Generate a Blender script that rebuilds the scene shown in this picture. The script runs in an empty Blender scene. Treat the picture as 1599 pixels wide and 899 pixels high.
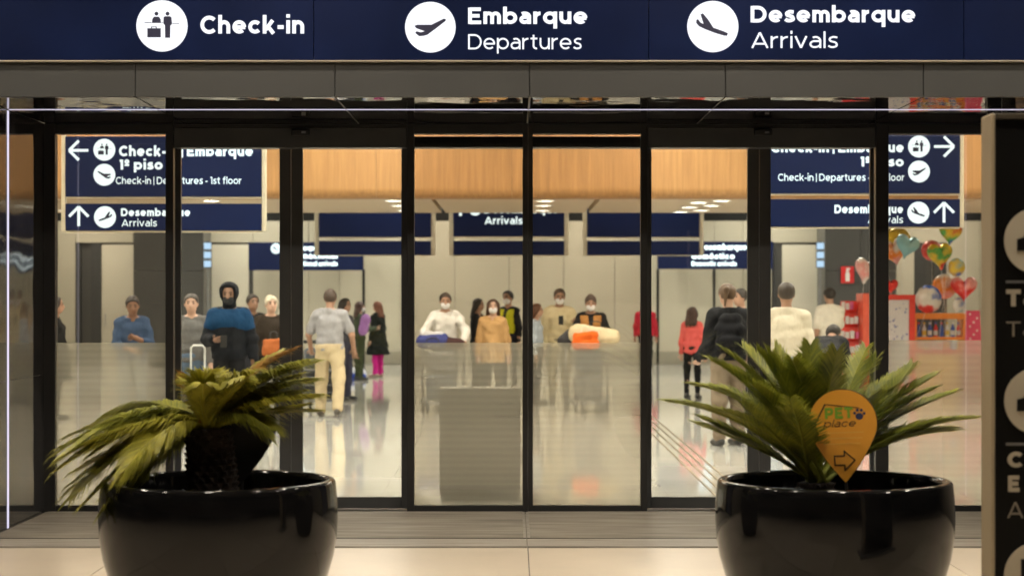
import bpy, math, random
import numpy as np
from mathutils import Vector, Matrix

R = math.radians
PI = math.pi
random.seed(7)
scene = bpy.context.scene
COL = scene.collection

# ------------------------------------------------------------------ camera
F = 3000.0            # focal length in photo pixels (photo 1599 x 899)
CAMY, CAMZ = -14.8, 1.65
CX, HY = 799.5, 465.0
cam_d = bpy.data.cameras.new('camera')
cam = bpy.data.objects.new('camera', cam_d)
COL.objects.link(cam)
cam.location = (0, CAMY, CAMZ)
cam.rotation_euler = (R(90), 0, 0)
cam_d.sensor_width = 36
cam_d.lens = 36 * F / 1599
cam_d.shift_y = (HY - 449.5) / 1599
cam_d.clip_end = 2000
cam_d.dof.use_dof = True
cam_d.dof.focus_distance = 13.4
cam_d.dof.aperture_fstop = 2.6
scene.camera = cam

# ------------------------------------------------------------------ night sky
world = bpy.data.worlds.new('World')
scene.world = world
world.use_nodes = True
wn = world.node_tree
wn.nodes.clear()
sky = wn.nodes.new('ShaderNodeTexSky')
sky.sky_type = 'NISHITA'
sky.sun_disc = False
sky.sun_elevation = R(-4)
sky.sun_rotation = R(200)
bg = wn.nodes.new('ShaderNodeBackground')
bg.inputs['Strength'].default_value = 0.05
wo = wn.nodes.new('ShaderNodeOutputWorld')
wn.links.new(sky.outputs[0], bg.inputs[0])
wn.links.new(bg.outputs[0], wo.inputs[0])

vs = scene.view_settings
vs.view_transform = 'Standard'
vs.look = 'None'
vs.exposure = 0.14
vs.gamma = 1.0
vs.use_curve_mapping = False
scene.render.engine = 'CYCLES'
cy = scene.cycles
cy.use_denoising = True
cy.max_bounces = 10
cy.diffuse_bounces = 3
cy.glossy_bounces = 5
cy.transmission_bounces = 6
cy.transparent_max_bounces = 24
cy.sample_clamp_indirect = 6
cy.caustics_reflective = False
cy.caustics_refractive = False
cy.blur_glossy = 0.3
cy.filter_width = 1.6

# lamp strengths (radiance of the glowing faces)
L_HALL, L_LOW, L_FAR, L_CANOPY, L_STRIP, L_TEXT = 31.0, 16.0, 37.0, 340.0, 0.9, 1.15


def W(px, py, d):
    """photo pixel + distance from the camera -> world point"""
    return Vector(((px - CX) * d / F, CAMY + d, CAMZ - (py - HY) * d / F))


def XX(px, d):
    return (px - CX) * d / F


def ZZ(py, d):
    return CAMZ - (py - HY) * d / F


# ------------------------------------------------------------------ materials
MATS = {}


def _new(name):
    m = bpy.data.materials.new(name)
    m.use_nodes = True
    m.node_tree.nodes.clear()
    out = m.node_tree.nodes.new('ShaderNodeOutputMaterial')
    return m, m.node_tree, out


def mat(name, col, rough=0.5, metal=0.0, var=0.12, scale=6.0, bump=0.0, bscale=40.0, rvar=0.1, spec=0.5,
        stretch=(1, 1, 1), coat=0.0, emit=None, estr=0.0, trans=0.0):
    if name in MATS:
        return MATS[name]
    m, nt, out = _new(name)
    N = nt.nodes.new
    L = nt.links.new
    b = N('ShaderNodeBsdfPrincipled')
    L(b.outputs[0], out.inputs[0])
    tc = N('ShaderNodeTexCoord')
    mp = N('ShaderNodeMapping')
    mp.inputs['Scale'].default_value = stretch
    L(tc.outputs['Object'], mp.inputs[0])
    nz = N('ShaderNodeTexNoise')
    nz.inputs['Scale'].default_value = scale
    nz.inputs['Detail'].default_value = 5
    L(mp.outputs[0], nz.inputs['Vector'])
    rp = N('ShaderNodeMapRange')
    rp.inputs['From Min'].default_value = 0.25
    rp.inputs['From Max'].default_value = 0.75
    rp.inputs['To Min'].default_value = 1 - var
    rp.inputs['To Max'].default_value = 1 + var
    L(nz.outputs['Fac'], rp.inputs['Value'])
    mx = N('ShaderNodeVectorMath')
    mx.operation = 'SCALE'
    mx.inputs[0].default_value = col[:3]
    L(rp.outputs[0], mx.inputs['Scale'])
    L(mx.outputs[0], b.inputs['Base Color'])
    rr = N('ShaderNodeMapRange')
    rr.inputs['To Min'].default_value = max(0.0, rough - rvar * rough)
    rr.inputs['To Max'].default_value = min(1.0, rough + rvar * rough)
    L(nz.outputs['Fac'], rr.inputs['Value'])
    L(rr.outputs[0], b.inputs['Roughness'])
    b.inputs['Metallic'].default_value = metal
    b.inputs['Specular IOR Level'].default_value = spec
    b.inputs['Coat Weight'].default_value = coat
    b.inputs['Coat Roughness'].default_value = 0.05
    if emit:
        b.inputs['Emission Color'].default_value = (*emit, 1)
        b.inputs['Emission Strength'].default_value = estr
    if bump:
        n2 = N('ShaderNodeTexNoise')
        n2.inputs['Scale'].default_value = bscale
        n2.inputs['Detail'].default_value = 3
        L(mp.outputs[0], n2.inputs['Vector'])
        bp = N('ShaderNodeBump')
        bp.inputs['Strength'].default_value = 1.0
        bp.inputs['Distance'].default_value = bump
        L(n2.outputs['Fac'], bp.inputs['Height'])
        L(bp.outputs[0], b.inputs['Normal'])
    MATS[name] = m
    return m


def emis(name, col, strength):
    if name in MATS:
        return MATS[name]
    m, nt, out = _new(name)
    e = nt.nodes.new('ShaderNodeEmission')
    e.inputs[0].default_value = (*col, 1)
    e.inputs[1].default_value = strength
    nt.links.new(e.outputs[0], out.inputs[0])
    MATS[name] = m
    return m


def glass_mat(name, tint=(0.93, 0.95, 0.93), refl=1.0, wav=0.0006):
    m, nt, out = _new(name)
    N = nt.nodes.new
    L = nt.links.new
    t = N('ShaderNodeBsdfTransparent')
    t.inputs[0].default_value = (*tint, 1)
    g = N('ShaderNodeBsdfGlossy')
    g.inputs['Roughness'].default_value = 0.01
    fr = N('ShaderNodeFresnel')
    fr.inputs[0].default_value = 1.5
    mu = N('ShaderNodeMath')
    mu.operation = 'MULTIPLY'
    mu.inputs[1].default_value = refl
    L(fr.outputs[0], mu.inputs[0])
    mx = N('ShaderNodeMixShader')
    L(mu.outputs[0], mx.inputs[0])
    L(t.outputs[0], mx.inputs[1])
    L(g.outputs[0], mx.inputs[2])
    tc = N('ShaderNodeTexCoord')
    nz = N('ShaderNodeTexNoise')
    nz.inputs['Scale'].default_value = 2.0
    L(tc.outputs['Object'], nz.inputs['Vector'])
    bp = N('ShaderNodeBump')
    bp.inputs['Distance'].default_value = wav
    L(nz.outputs['Fac'], bp.inputs['Height'])
    L(bp.outputs[0], g.inputs['Normal'])
    L(mx.outputs[0], out.inputs[0])
    MATS[name] = m
    return m


def film_mat():
    """sand-blast film printed in fine horizontal lines"""
    m, nt, out = _new('frosted_film')
    N = nt.nodes.new
    L = nt.links.new
    t = N('ShaderNodeBsdfTransparent')
    t.inputs[0].default_value = (0.95, 0.95, 0.9, 1)
    d = N('ShaderNodeBsdfDiffuse')
    d.inputs[0].default_value = (0.50, 0.49, 0.42, 1)
    tl = N('ShaderNodeBsdfTranslucent')
    tl.inputs[0].default_value = (0.62, 0.60, 0.50, 1)
    a = N('ShaderNodeMixShader')
    a.inputs[0].default_value = 0.72
    L(d.outputs[0], a.inputs[1])
    L(tl.outputs[0], a.inputs[2])
    tc = N('ShaderNodeTexCoord')
    sp = N('ShaderNodeSeparateXYZ')
    L(tc.outputs['Object'], sp.inputs[0])
    s1 = N('ShaderNodeMath')
    s1.operation = 'MULTIPLY'
    s1.inputs[1].default_value = 2 * PI / 0.05
    L(sp.outputs['Z'], s1.inputs[0])
    s2 = N('ShaderNodeMath')
    s2.operation = 'SINE'
    L(s1.outputs[0], s2.inputs[0])
    nz = N('ShaderNodeTexNoise')
    nz.inputs['Scale'].default_value = 3
    mp = N('ShaderNodeMapping')
    mp.inputs['Scale'].default_value = (0.3, 0.3, 3)
    L(tc.outputs['Object'], mp.inputs[0])
    L(mp.outputs[0], nz.inputs['Vector'])
    s3 = N('ShaderNodeMath')
    s3.operation = 'MULTIPLY_ADD'
    s3.inputs[1].default_value = 0.025
    s3.inputs[2].default_value = 0.36
    L(s2.outputs[0], s3.inputs[0])
    s4 = N('ShaderNodeMath')
    s4.operation = 'MULTIPLY_ADD'
    s4.inputs[1].default_value = 0.08
    L(nz.outputs['Fac'], s4.inputs[0])
    L(s3.outputs[0], s4.inputs[2])
    b = N('ShaderNodeMixShader')
    L(s4.outputs[0], b.inputs[0])
    L(t.outputs[0], b.inputs[1])
    L(a.outputs[0], b.inputs[2])
    L(b.outputs[0], out.inputs[0])
    MATS['frosted_film'] = m
    return m


def wood_mat():
    m, nt, out = _new('wood_cladding')
    N = nt.nodes.new
    L = nt.links.new
    b = N('ShaderNodeBsdfPrincipled')
    L(b.outputs[0], out.inputs[0])
    tc = N('ShaderNodeTexCoord')
    mp = N('ShaderNodeMapping')
    mp.inputs['Scale'].default_value = (9, 9, 0.35)
    L(tc.outputs['Object'], mp.inputs[0])
    nz = N('ShaderNodeTexNoise')
    nz.inputs['Scale'].default_value = 2.2
    nz.inputs['Detail'].default_value = 6
    nz.inputs['Roughness'].default_value = 0.65
    L(mp.outputs[0], nz.inputs['Vector'])
    cr = N('ShaderNodeValToRGB')
    cr.color_ramp.elements[0].position = 0.3
    cr.color_ramp.elements[0].color = (0.27, 0.135, 0.045, 1)
    cr.color_ramp.elements[1].position = 0.72
    cr.color_ramp.elements[1].color = (0.42, 0.22, 0.078, 1)
    L(nz.outputs['Fac'], cr.inputs[0])
    L(cr.outputs[0], b.inputs['Base Color'])
    b.inputs['Roughness'].default_value = 0.42
    MATS['wood'] = m
    return m


def floor_mat(name, c0, c1, rough, scale, spec=0.5):
    """stone tile, each tile object a slightly different tone"""
    m, nt, out = _new(name)
    N = nt.nodes.new
    L = nt.links.new
    b = N('ShaderNodeBsdfPrincipled')
    L(b.outputs[0], out.inputs[0])
    g = N('ShaderNodeNewGeometry')
    nz = N('ShaderNodeTexNoise')
    nz.inputs['Scale'].default_value = scale
    nz.inputs['Detail'].default_value = 12
    nz.inputs['Roughness'].default_value = 0.66
    L(g.outputs['Position'], nz.inputs['Vector'])
    oi = N('ShaderNodeObjectInfo')
    ad = N('ShaderNodeMath')
    ad.operation = 'MULTIPLY_ADD'
    ad.inputs[1].default_value = 0.35
    L(oi.outputs['Random'], ad.inputs[0])
    L(nz.outputs['Fac'], ad.inputs[2])
    cr = N('ShaderNodeValToRGB')
    cr.color_ramp.elements[0].position = 0.35
    cr.color_ramp.elements[0].color = (*c0, 1)
    cr.color_ramp.elements[1].position = 1.0
    cr.color_ramp.elements[1].color = (*c1, 1)
    L(ad.outputs[0], cr.inputs[0])
    L(cr.outputs[0], b.inputs['Base Color'])
    rr = N('ShaderNodeMapRange')
    rr.inputs['To Min'].default_value = rough * 0.7
    rr.inputs['To Max'].default_value = rough * 1.3
    L(nz.outputs['Fac'], rr.inputs['Value'])
    L(rr.outputs[0], b.inputs['Roughness'])
    b.inputs['Specular IOR Level'].default_value = spec
    MATS[name] = m
    return m


def mat_carpet():
    """ribbed entrance matting: fine ribs across, worn patches"""
    m, nt, out = _new('entrance_matting')
    N = nt.nodes.new
    L = nt.links.new
    b = N('ShaderNodeBsdfPrincipled')
    L(b.outputs[0], out.inputs[0])
    g = N('ShaderNodeNewGeometry')
    mp = N('ShaderNodeMapping')
    mp.inputs['Scale'].default_value = (0.6, 14, 1)
    L(g.outputs['Position'], mp.inputs[0])
    nz = N('ShaderNodeTexNoise')
    nz.inputs['Scale'].default_value = 2.5
    nz.inputs['Detail'].default_value = 5
    L(mp.outputs[0], nz.inputs['Vector'])
    cr = N('ShaderNodeValToRGB')
    cr.color_ramp.elements[0].position = 0.3
    cr.color_ramp.elements[0].color = (0.20, 0.18, 0.15, 1)
    cr.color_ramp.elements[1].position = 0.75
    cr.color_ramp.elements[1].color = (0.46, 0.42, 0.35, 1)
    L(nz.outputs['Fac'], cr.inputs[0])
    L(cr.outputs[0], b.inputs['Base Color'])
    b.inputs['Roughness'].default_value = 0.6
    n2 = N('ShaderNodeTexNoise')
    n2.inputs['Scale'].default_value = 120
    bp = N('ShaderNodeBump')
    bp.inputs['Distance'].default_value = 0.003
    L(g.outputs['Position'], n2.inputs['Vector'])
    L(n2.outputs['Fac'], bp.inputs['Height'])
    L(bp.outputs[0], b.inputs['Normal'])
    MATS['carpet'] = m
    return m


def leaf_mat(name, c0, c1):
    if name in MATS:
        return MATS[name]
    m, nt, out = _new(name)
    N = nt.nodes.new
    L = nt.links.new
    b = N('ShaderNodeBsdfPrincipled')
    tl = N('ShaderNodeBsdfTranslucent')
    mx = N('ShaderNodeMixShader')
    mx.inputs[0].default_value = 0.25
    g = N('ShaderNodeNewGeometry')
    nz = N('ShaderNodeTexNoise')
    nz.inputs['Scale'].default_value = 9
    nz.inputs['Detail'].default_value = 4
    L(g.outputs['Position'], nz.inputs['Vector'])
    ad = N('ShaderNodeMath')
    ad.operation = 'MULTIPLY_ADD'
    ad.inputs[1].default_value = 0.35
    L(g.outputs['Random Per Island'], ad.inputs[0])
    L(nz.outputs['Fac'], ad.inputs[2])
    cr = N('ShaderNodeValToRGB')
    cr.color_ramp.elements[0].position = 0.4
    cr.color_ramp.elements[0].color = (*c0, 1)
    cr.color_ramp.elements[1].position = 0.95
    cr.color_ramp.elements[1].color = (*c1, 1)
    L(ad.outputs[0], cr.inputs[0])
    L(cr.outputs[0], b.inputs['Base Color'])
    L(cr.outputs[0], tl.inputs[0])
    b.inputs['Roughness'].default_value = 0.42
    L(b.outputs[0], mx.inputs[1])
    L(tl.outputs[0], mx.inputs[2])
    L(mx.outputs[0], out.inputs[0])
    MATS[name] = m
    return m


def gloss_panel(name, col, rough, wav, wscale, ior=1.5):
    m, nt, out = _new(name)
    N = nt.nodes.new
    L = nt.links.new
    b = N('ShaderNodeBsdfPrincipled')
    b.inputs['Base Color'].default_value = (*col, 1)
    b.inputs['Roughness'].default_value = rough
    b.inputs['IOR'].default_value = ior
    tc = N('ShaderNodeNewGeometry')
    nz = N('ShaderNodeTexNoise')
    nz.inputs['Scale'].default_value = wscale
    nz.inputs['Detail'].default_value = 1.5
    L(tc.outputs['Position'], nz.inputs['Vector'])
    bp = N('ShaderNodeBump')
    bp.inputs['Distance'].default_value = wav
    L(nz.outputs['Fac'], bp.inputs['Height'])
    L(bp.outputs[0], b.inputs['Normal'])
    L(b.outputs[0], out.inputs[0])
    MATS[name] = m
    return m


M_FRAME = mat('black_aluminium', (0.016, 0.016, 0.016), 0.38, 0.0, bump=0.0004, bscale=60, spec=0.5)
M_FRAME2 = mat('charcoal_aluminium', (0.05, 0.052, 0.053), 0.35, 0.0, bump=0.0004, bscale=60)
M_ALU = mat('satin_aluminium', (0.55, 0.54, 0.52), 0.3, 1.0)
M_GLASS = glass_mat('clear_glass')
M_GLASS2 = glass_mat('fixed_glass', (0.86, 0.85, 0.81), 1.7)
M_FILM = film_mat()
M_WOOD = wood_mat()
M_FASCIA = mat('grey_fascia', (0.044, 0.045, 0.044), 0.45, 0.0, var=0.06, scale=2, bump=0.0003, bscale=90)
M_SOFFIT = gloss_panel('polished_soffit', (0.018, 0.018, 0.019), 0.012, 0.0035, 2.2, 1.9)
M_SIDE = gloss_panel('polished_side_panel', (0.05, 0.05, 0.052), 0.05, 0.004, 2.0)
M_NAVY = mat('navy_sign_face', (0.0032, 0.0085, 0.042), 0.4, var=0.3, scale=1.5, rvar=0.2, spec=0.1)
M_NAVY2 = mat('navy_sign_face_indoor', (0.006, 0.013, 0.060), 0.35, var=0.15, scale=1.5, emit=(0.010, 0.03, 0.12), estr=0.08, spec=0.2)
M_TRIM = mat('champagne_trim', (0.36, 0.33, 0.28), 0.4, 0.0)
M_TEXT = emis('lit_white_lettering', (0.93, 0.95, 1.0), L_TEXT)
M_TEXTIN = emis('lit_white_lettering_indoor', (0.82, 0.95, 1.0), 1.7)
M_PICTO = mat('navy_pictogram', (0.012, 0.014, 0.05), 0.5)
M_STRIP = emis('led_strip_light', (0.86, 0.80, 1.0), L_STRIP)
M_TILE = floor_mat('stone_tile_outdoor', (0.52, 0.44, 0.34), (0.70, 0.61, 0.49), 0.35, 1.6)
M_TILEIN = floor_mat('polished_tile_indoor', (0.50, 0.485, 0.445), (0.62, 0.60, 0.555), 0.055, 0.8, 0.8)
M_GROUT = mat('grout', (0.22, 0.2, 0.17), 0.8)
M_CARPET = mat_carpet()
M_ASPHALT = mat('asphalt', (0.05, 0.05, 0.05), 0.85, bump=0.004, bscale=80)
M_POT = mat('glazed_black_pot', (0.005, 0.005, 0.0055), 0.085, var=0.5, scale=9, rvar=0.9, bump=0.0012, bscale=6, spec=0.36)
M_SOIL = mat('dark_soil', (0.018, 0.013, 0.009), 0.95, var=0.4, scale=30, bump=0.01, bscale=60)
M_TRUNK = mat('cycad_trunk', (0.022, 0.013, 0.009), 0.9, var=0.5, scale=20, bump=0.006, bscale=50)
M_BEIGE = mat('beige_wall_panel', (0.47, 0.43, 0.335), 0.4, var=0.04, scale=0.7)
M_BEIGE2 = mat('pale_door_laminate', (0.66, 0.61, 0.49), 0.4, var=0.04, scale=0.7)
M_BASE = mat('grey_skirting', (0.30, 0.275, 0.215), 0.3, var=0.06)
M_CEIL = mat('white_ceiling', (0.7, 0.66, 0.57), 0.7, var=0.03)
M_CEILTAN = mat('tan_low_ceiling', (0.58, 0.45, 0.29), 0.5, var=0.04)
M_DARK = mat('dark_void_paint', (0.008, 0.008, 0.008), 0.9)
M_COLUMN = mat('dark_grey_cladding', (0.065, 0.063, 0.058), 0.4, var=0.08, scale=1)
M_WHITE = mat('white_paint', (0.78, 0.77, 0.74), 0.4)
M_CREAMPOST = mat('cream_post', (0.72, 0.66, 0.52), 0.4)
M_BLACK = mat('black_plastic', (0.012, 0.012, 0.012), 0.45)
M_RUBBER = mat('rubber', (0.015, 0.015, 0.015), 0.7)
M_STEEL = mat('brushed_steel', (0.55, 0.55, 0.55), 0.28, 1.0)
M_STEELG = mat('grey_painted_steel', (0.20, 0.20, 0.20), 0.4, 0.3)


# ------------------------------------------------------------------ mesh helpers
class MB:
    def __init__(self):
        self.v = []
        self.f = []

    def add(self, vs, fs):
        o = len(self.v)
        self.v.extend(tuple(x) for x in vs)
        self.f.extend(tuple(i + o for i in f) for f in fs)
        return self

    def box(self, x0, x1, y0, y1, z0, z1, b=0.0):
        if b <= 0:
            vs = [(x, y, z) for x in (x0, x1) for y in (y0, y1) for z in (z0, z1)]
            fs = [(0, 1, 3, 2), (4, 6, 7, 5), (0, 4, 5, 1), (2, 3, 7, 6), (0, 2, 6, 4), (1, 5, 7, 3)]
            return self.add(vs, fs)
        # chamfered box
        lo, hi = (x0, y0, z0), (x1, y1, z1)
        vs, idx = [], {}
        for sx in (0, 1):
            for sy in (0, 1):
                for sz in (0, 1):
                    c = [(lo, hi)[s][i] for i, s in enumerate((sx, sy, sz))]
                    for ax in range(3):
                        p = list(c)
                        for k in range(3):
                            if k != ax:
                                p[k] += b if (sx, sy, sz)[k] == 0 else -b
                        idx[(sx, sy, sz, ax)] = len(vs)
                        vs.append(p)
        fs = []
        for ax in range(3):
            u, w = [k for k in range(3) if k != ax]
            for s in (0, 1):
                q = []
                for a, c in ((0, 0), (1, 0), (1, 1), (0, 1)):
                    k = [0, 0, 0]
                    k[ax], k[u], k[w] = s, a, c
                    q.append(idx[(*k, ax)])
                fs.append(tuple(q))
        for ax in range(3):          # edges along ax
            u, w = [k for k in range(3) if k != ax]
            for a in (0, 1):
                for c in (0, 1):
                    k0 = [0, 0, 0]
                    k1 = [0, 0, 0]
                    k0[ax], k1[ax] = 0, 1
                    for k in (k0, k1):
                        k[u], k[w] = a, c
                    fs.append((idx[(*k0, u)], idx[(*k1, u)], idx[(*k1, w)], idx[(*k0, w)]))
        for sx in (0, 1):
            for sy in (0, 1):
                for sz in (0, 1):
                    fs.append(tuple(idx[(sx, sy, sz, a)] for a in range(3)))
        return self.add(vs, fs)

    def tube(self, pts, r, n=8, cap=True):
        pts = [Vector(p) for p in pts]
        rs = r if isinstance(r, (list, tuple)) else [r] * len(pts)
        vs, fs = [], []
        up = None
        for i, p in enumerate(pts):
            t = (pts[min(i + 1, len(pts) - 1)] - pts[max(i - 1, 0)]).normalized()
            if up is None:
                up = Vector((0, 0, 1)) if abs(t.z) < 0.9 else Vector((1, 0, 0))
            a = t.cross(up).normalized()
            c = a.cross(t).normalized()
            up = c
            for k in range(n):
                th = 2 * PI * k / n
                vs.append(p + (a * math.cos(th) + c * math.sin(th)) * rs[i])
        for i in range(len(pts) - 1):
            for k in range(n):
                k2 = (k + 1) % n
                fs.append((i * n + k, i * n + k2, (i + 1) * n + k2, (i + 1) * n + k))
        if cap:
            fs.append(tuple(range(n))[::-1])
            fs.append(tuple((len(pts) - 1) * n + k for k in range(n)))
        return self.add(vs, fs)

    def lathe(self, prof, n=48, c=(0, 0, 0), close=False):
        vs, fs = [], []
        for (r, z) in prof:
            for k in range(n):
                th = 2 * PI * k / n
                vs.append((c[0] + r * math.cos(th), c[1] + r * math.sin(th), c[2] + z))
        for i in range(len(prof) - 1):
            for k in range(n):
                k2 = (k + 1) % n
                fs.append((i * n + k, i * n + k2, (i + 1) * n + k2, (i + 1) * n + k))
        if close:
            fs.append(tuple(range(n))[::-1])
            fs.append(tuple((len(prof) - 1) * n + k for k in range(n)))
        return self.add(vs, fs)

    def prism(self, poly, y0, y1):
        """poly of (x, z), extruded along y"""
        n = len(poly)
        vs = [(x, y0, z) for x, z in poly] + [(x, y1, z) for x, z in poly]
        fs = [tuple(range(n)), tuple(range(2 * n - 1, n - 1, -1))]
        for i in range(n):
            j = (i + 1) % n
            fs.append((i, i + n, j + n, j))
        return self.add(vs, fs)

    def disc(self, x, z, r, y0, y1, n=40, sx=1.0):
        return self.prism([(x + r * sx * math.cos(2 * PI * k / n), z + r * math.sin(2 * PI * k / n)) for k in range(n)], y0, y1)

    def build(self, name, m, parent=None, smooth=False, local=False):
        me = bpy.data.meshes.new(name)
        vs = self.v
        if parent is not None and not local:
            o = wloc(parent)
            vs = [(x - o.x, y - o.y, z - o.z) for x, y, z in vs]
        me.from_pydata([tuple(v) for v in vs], [], self.f)
        return link(me, name, m, parent, smooth)


def wloc(o):
    p = Vector((0, 0, 0))
    while o is not None:
        p = p + o.location
        o = o.parent
    return p


def link(me, name, m, parent=None, smooth=False):
    import bmesh
    bm = bmesh.new()
    bm.from_mesh(me)
    bmesh.ops.recalc_face_normals(bm, faces=bm.faces)
    bm.to_mesh(me)
    bm.free()
    if smooth:
        me.polygons.foreach_set('use_smooth', [True] * len(me.polygons))
    me.materials.append(m)
    ob = bpy.data.objects.new(name, me)
    COL.objects.link(ob)
    if parent is not None:
        ob.parent = parent
    return ob


def tag(o, label=None, cat=None, group=None, kind=None):
    if label:
        o['label'] = label
    if cat:
        o['category'] = cat
    if group:
        o['group'] = group
    if kind:
        o['kind'] = kind
    return o


def thing(name, label, cat, loc=(0, 0, 0), rz=0.0, group=None):
    o = bpy.data.objects.new(name, None)
    o.empty_display_size = 0.2
    COL.objects.link(o)
    o.location = loc
    o.rotation_euler = (0, 0, rz)
    return tag(o, label, cat, group)


def share(src, name, parent, loc):
    c = bpy.data.objects.new(name, src.data)
    COL.objects.link(c)
    c.parent = parent
    c.location = loc
    return c


# lettering: a round geometric sans drawn as strokes (cap height 1), fitted to a measured width and cap height


def glyph(ch, w):
    """centre-line strokes of one character, advance width (side bearings excluded)"""
    h = w / 2
    X = 0.76

    def arc(cx, cy, rx, ry, a0, a1, n=26):
        return [(cx + rx * math.cos(R(a0 + (a1 - a0) * k / n)), cy + ry * math.sin(R(a0 + (a1 - a0) * k / n))) for k in range(n + 1)]

    def smooth(pts, n=6):
        out = []
        P = [pts[0]] + pts + [pts[-1]]
        for i in range(1, len(P) - 2):
            for k in range(n):
                t = k / n
                out.append(tuple(0.5 * (2 * P[i][a] + (P[i + 1][a] - P[i - 1][a]) * t + (2 * P[i - 1][a] - 5 * P[i][a] + 4 * P[i + 1][a] - P[i + 2][a]) * t * t
                                        + (3 * P[i][a] - P[i - 1][a] - 3 * P[i + 1][a] + P[i + 2][a]) * t ** 3) for a in (0, 1)))
        return out + [pts[-1]]
    bw = 0.80                                   # round letters: outer width
    rx, ry, cy = bw / 2 - h, X / 2 - h, X / 2
    if ch == 'o':
        return [arc(bw / 2, cy, rx, ry, 0, 360, 40)], bw
    if ch == 'º':
        return [arc(0.24, 0.80, 0.24 - h * .8, 0.24 - h * .8, 0, 360, 24), [(0.02, 0.46), (0.46, 0.46)]], 0.48
    if ch == 'c':
        return [arc(bw / 2, cy, rx, ry, 42, 318)], bw * 0.9
    if ch == 'e':
        return [arc(bw / 2, cy, rx, ry, -2, 315, 34), [(h, cy - h * .2), (bw - h * .4, cy - h * .2)]], bw
    if ch in 'aá':
        x = 0.68
        yb = 0.455 - h * .3
        s = [arc(x - h - 0.27, 0.46, 0.27, X - 0.46 - h, 0, 125), [(x - h, 0.48), (x - h, 0)],
             [(x - h, yb), (0.28, yb)] + arc(0.28, (yb + h) / 2, 0.28 - h, (yb - h) / 2, 90, 270) + arc(0.28, h + 0.2, x - h - 0.28, 0.2, 270, 345)]
        if ch == 'á':
            s.append([(0.30, 0.86), (0.48, 1.06)])
        return s, x
    if ch in 'bdpq':
        top = 1.06 if ch in 'bd' else X
        bot = 0.0 if ch in 'bd' else -0.28
        if ch in 'bp':
            return [[(h, bot), (h, top)], arc(bw / 2 + .02, cy, rx, ry, 0, 360, 40)], bw + .02
        return [[(bw + .02 - h, bot), (bw + .02 - h, top)], arc(bw / 2, cy, rx, ry, 0, 360, 40)], bw + .02
    if ch in 'hnm':
        a = 0.70 if ch != 'm' else 0.62
        s = [[(h, 0), (h, 1.06 if ch == 'h' else X)]]
        x = 0.0
        for _ in range(2 if ch == 'm' else 1):
            r = a / 2 - h
            s.append([(x + a - h, 0)] + arc(x + a / 2, X - h - r * 1.05, r, r * 1.05, 0, 180))
            x += a - w
        return s, x + w
    if ch == 'u':
        a = 0.70
        r = a / 2 - h
        return [[(h, X)] + arc(a / 2, h + r * 1.05, r, r * 1.05, 180, 360), [(a - h, 0), (a - h, X)]], a
    if ch == 'r':
        return [[(h, 0), (h, X)], arc(0.42, X - h - 0.30, 0.42 - h, 0.30, 90, 175)], 0.44
    if ch == 'i':
        return [[(h, 0), (h, X)], [(h, 1.10), (h, 0.90)]], w
    if ch == 'l':
        return [[(h, 0), (h, 1.06)]], w
    if ch == 'I':
        return [[(h, 0), (h, 1.0)]], w
    if ch == 'k':
        return [[(h, 0), (h, 1.06)], [(w * .8, 0.22), (0.66 - h * .7, X)], [(0.26 + h * .4, 0.42), (0.72 - h * .8, 0)]], 0.72
    if ch == 't':
        x = 0.15 + h
        return [[(x, 0.96), (x, 0.24)] + arc(x + 0.19, 0.24, 0.19, 0.24 - h, 180, 285), [(0, X - h * .8), (0.47, X - h * .8)]], 0.50
    if ch == 'f':
        x = 0.13 + h
        return [[(x, 0), (x, 0.82)] + arc(x + 0.20, 0.82, 0.20, 1.06 - h - 0.82, 180, 75), [(0, X - h * .8), (0.47, X - h * .8)]], 0.50
    if ch == 's':
        T = X - h
        return [smooth([(0.56 - h * .2, X - .06 - h * .6), (0.44, T - .01), (0.30, T), (0.13 + h * .3, T - .07), (0.08 + h * .5, 0.55), (0.16, 0.45), (0.30, 0.40), (0.45, 0.345), (0.53 - h * .3, 0.23), (0.48, h + .06), (0.30, h), (0.15, h + .02), (0.02 + h * .2, h + .09)])], 0.58
    if ch == 'v':
        return [[(h * .75, X), (0.36, h * .3)], [(0.36, h * .3), (0.72 - h * .75, X)]], 0.72
    if ch == 'x':
        return [[(h * .7, X), (0.66 - h * .7, 0)], [(0.66 - h * .7, X), (h * .7, 0)]], 0.66
    if ch == 'E':
        return [[(h, 0), (h, 1)], [(h, 1 - h * .9), (0.74, 1 - h * .9)], [(h, 0.5), (0.67, 0.5)], [(h, h * .9), (0.76, h * .9)]], 0.76
    if ch == 'T':
        return [[(0.41, 0), (0.41, 1)], [(0, 1 - h * .9), (0.82, 1 - h * .9)]], 0.82
    if ch == 'P':
        return [[(h, 0), (h, 1)], [(h, 1 - h * .9), (0.46, 1 - h * .9)] + arc(0.46, 0.655, 0.36 - h, 0.345 - h * .9, 90, -90) + [(h, 0.31 + h * .9)]], 0.82
    if ch == 'C':
        return [arc(0.52, 0.5, 0.52 - h, 0.515 - h, 43, 317, 34)], 0.92
    if ch == 'D':
        return [[(h, 0), (h, 1)], [(h, 1 - h * .9), (0.40, 1 - h * .9)] + arc(0.42, 0.5, 0.52 - h, 0.5 - h * .9, 90, -90, 30) + [(h, h * .9)]], 0.94
    if ch == 'A':
        return [[(h * .8, 0), (0.49, 1 - h * .2)], [(0.49, 1 - h * .2), (0.98 - h * .8, 0)], [(0.20, 0.27), (0.78, 0.27)]], 0.98
    if ch == '1':
        return [[(0.34 - h, 0), (0.34 - h, 1)], [(0, 1 - h * .9), (0.34 - h, 1 - h * .9)]], 0.34
    if ch == '-':
        return [[(0.02, 0.37), (0.38, 0.37)]], 0.40
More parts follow.
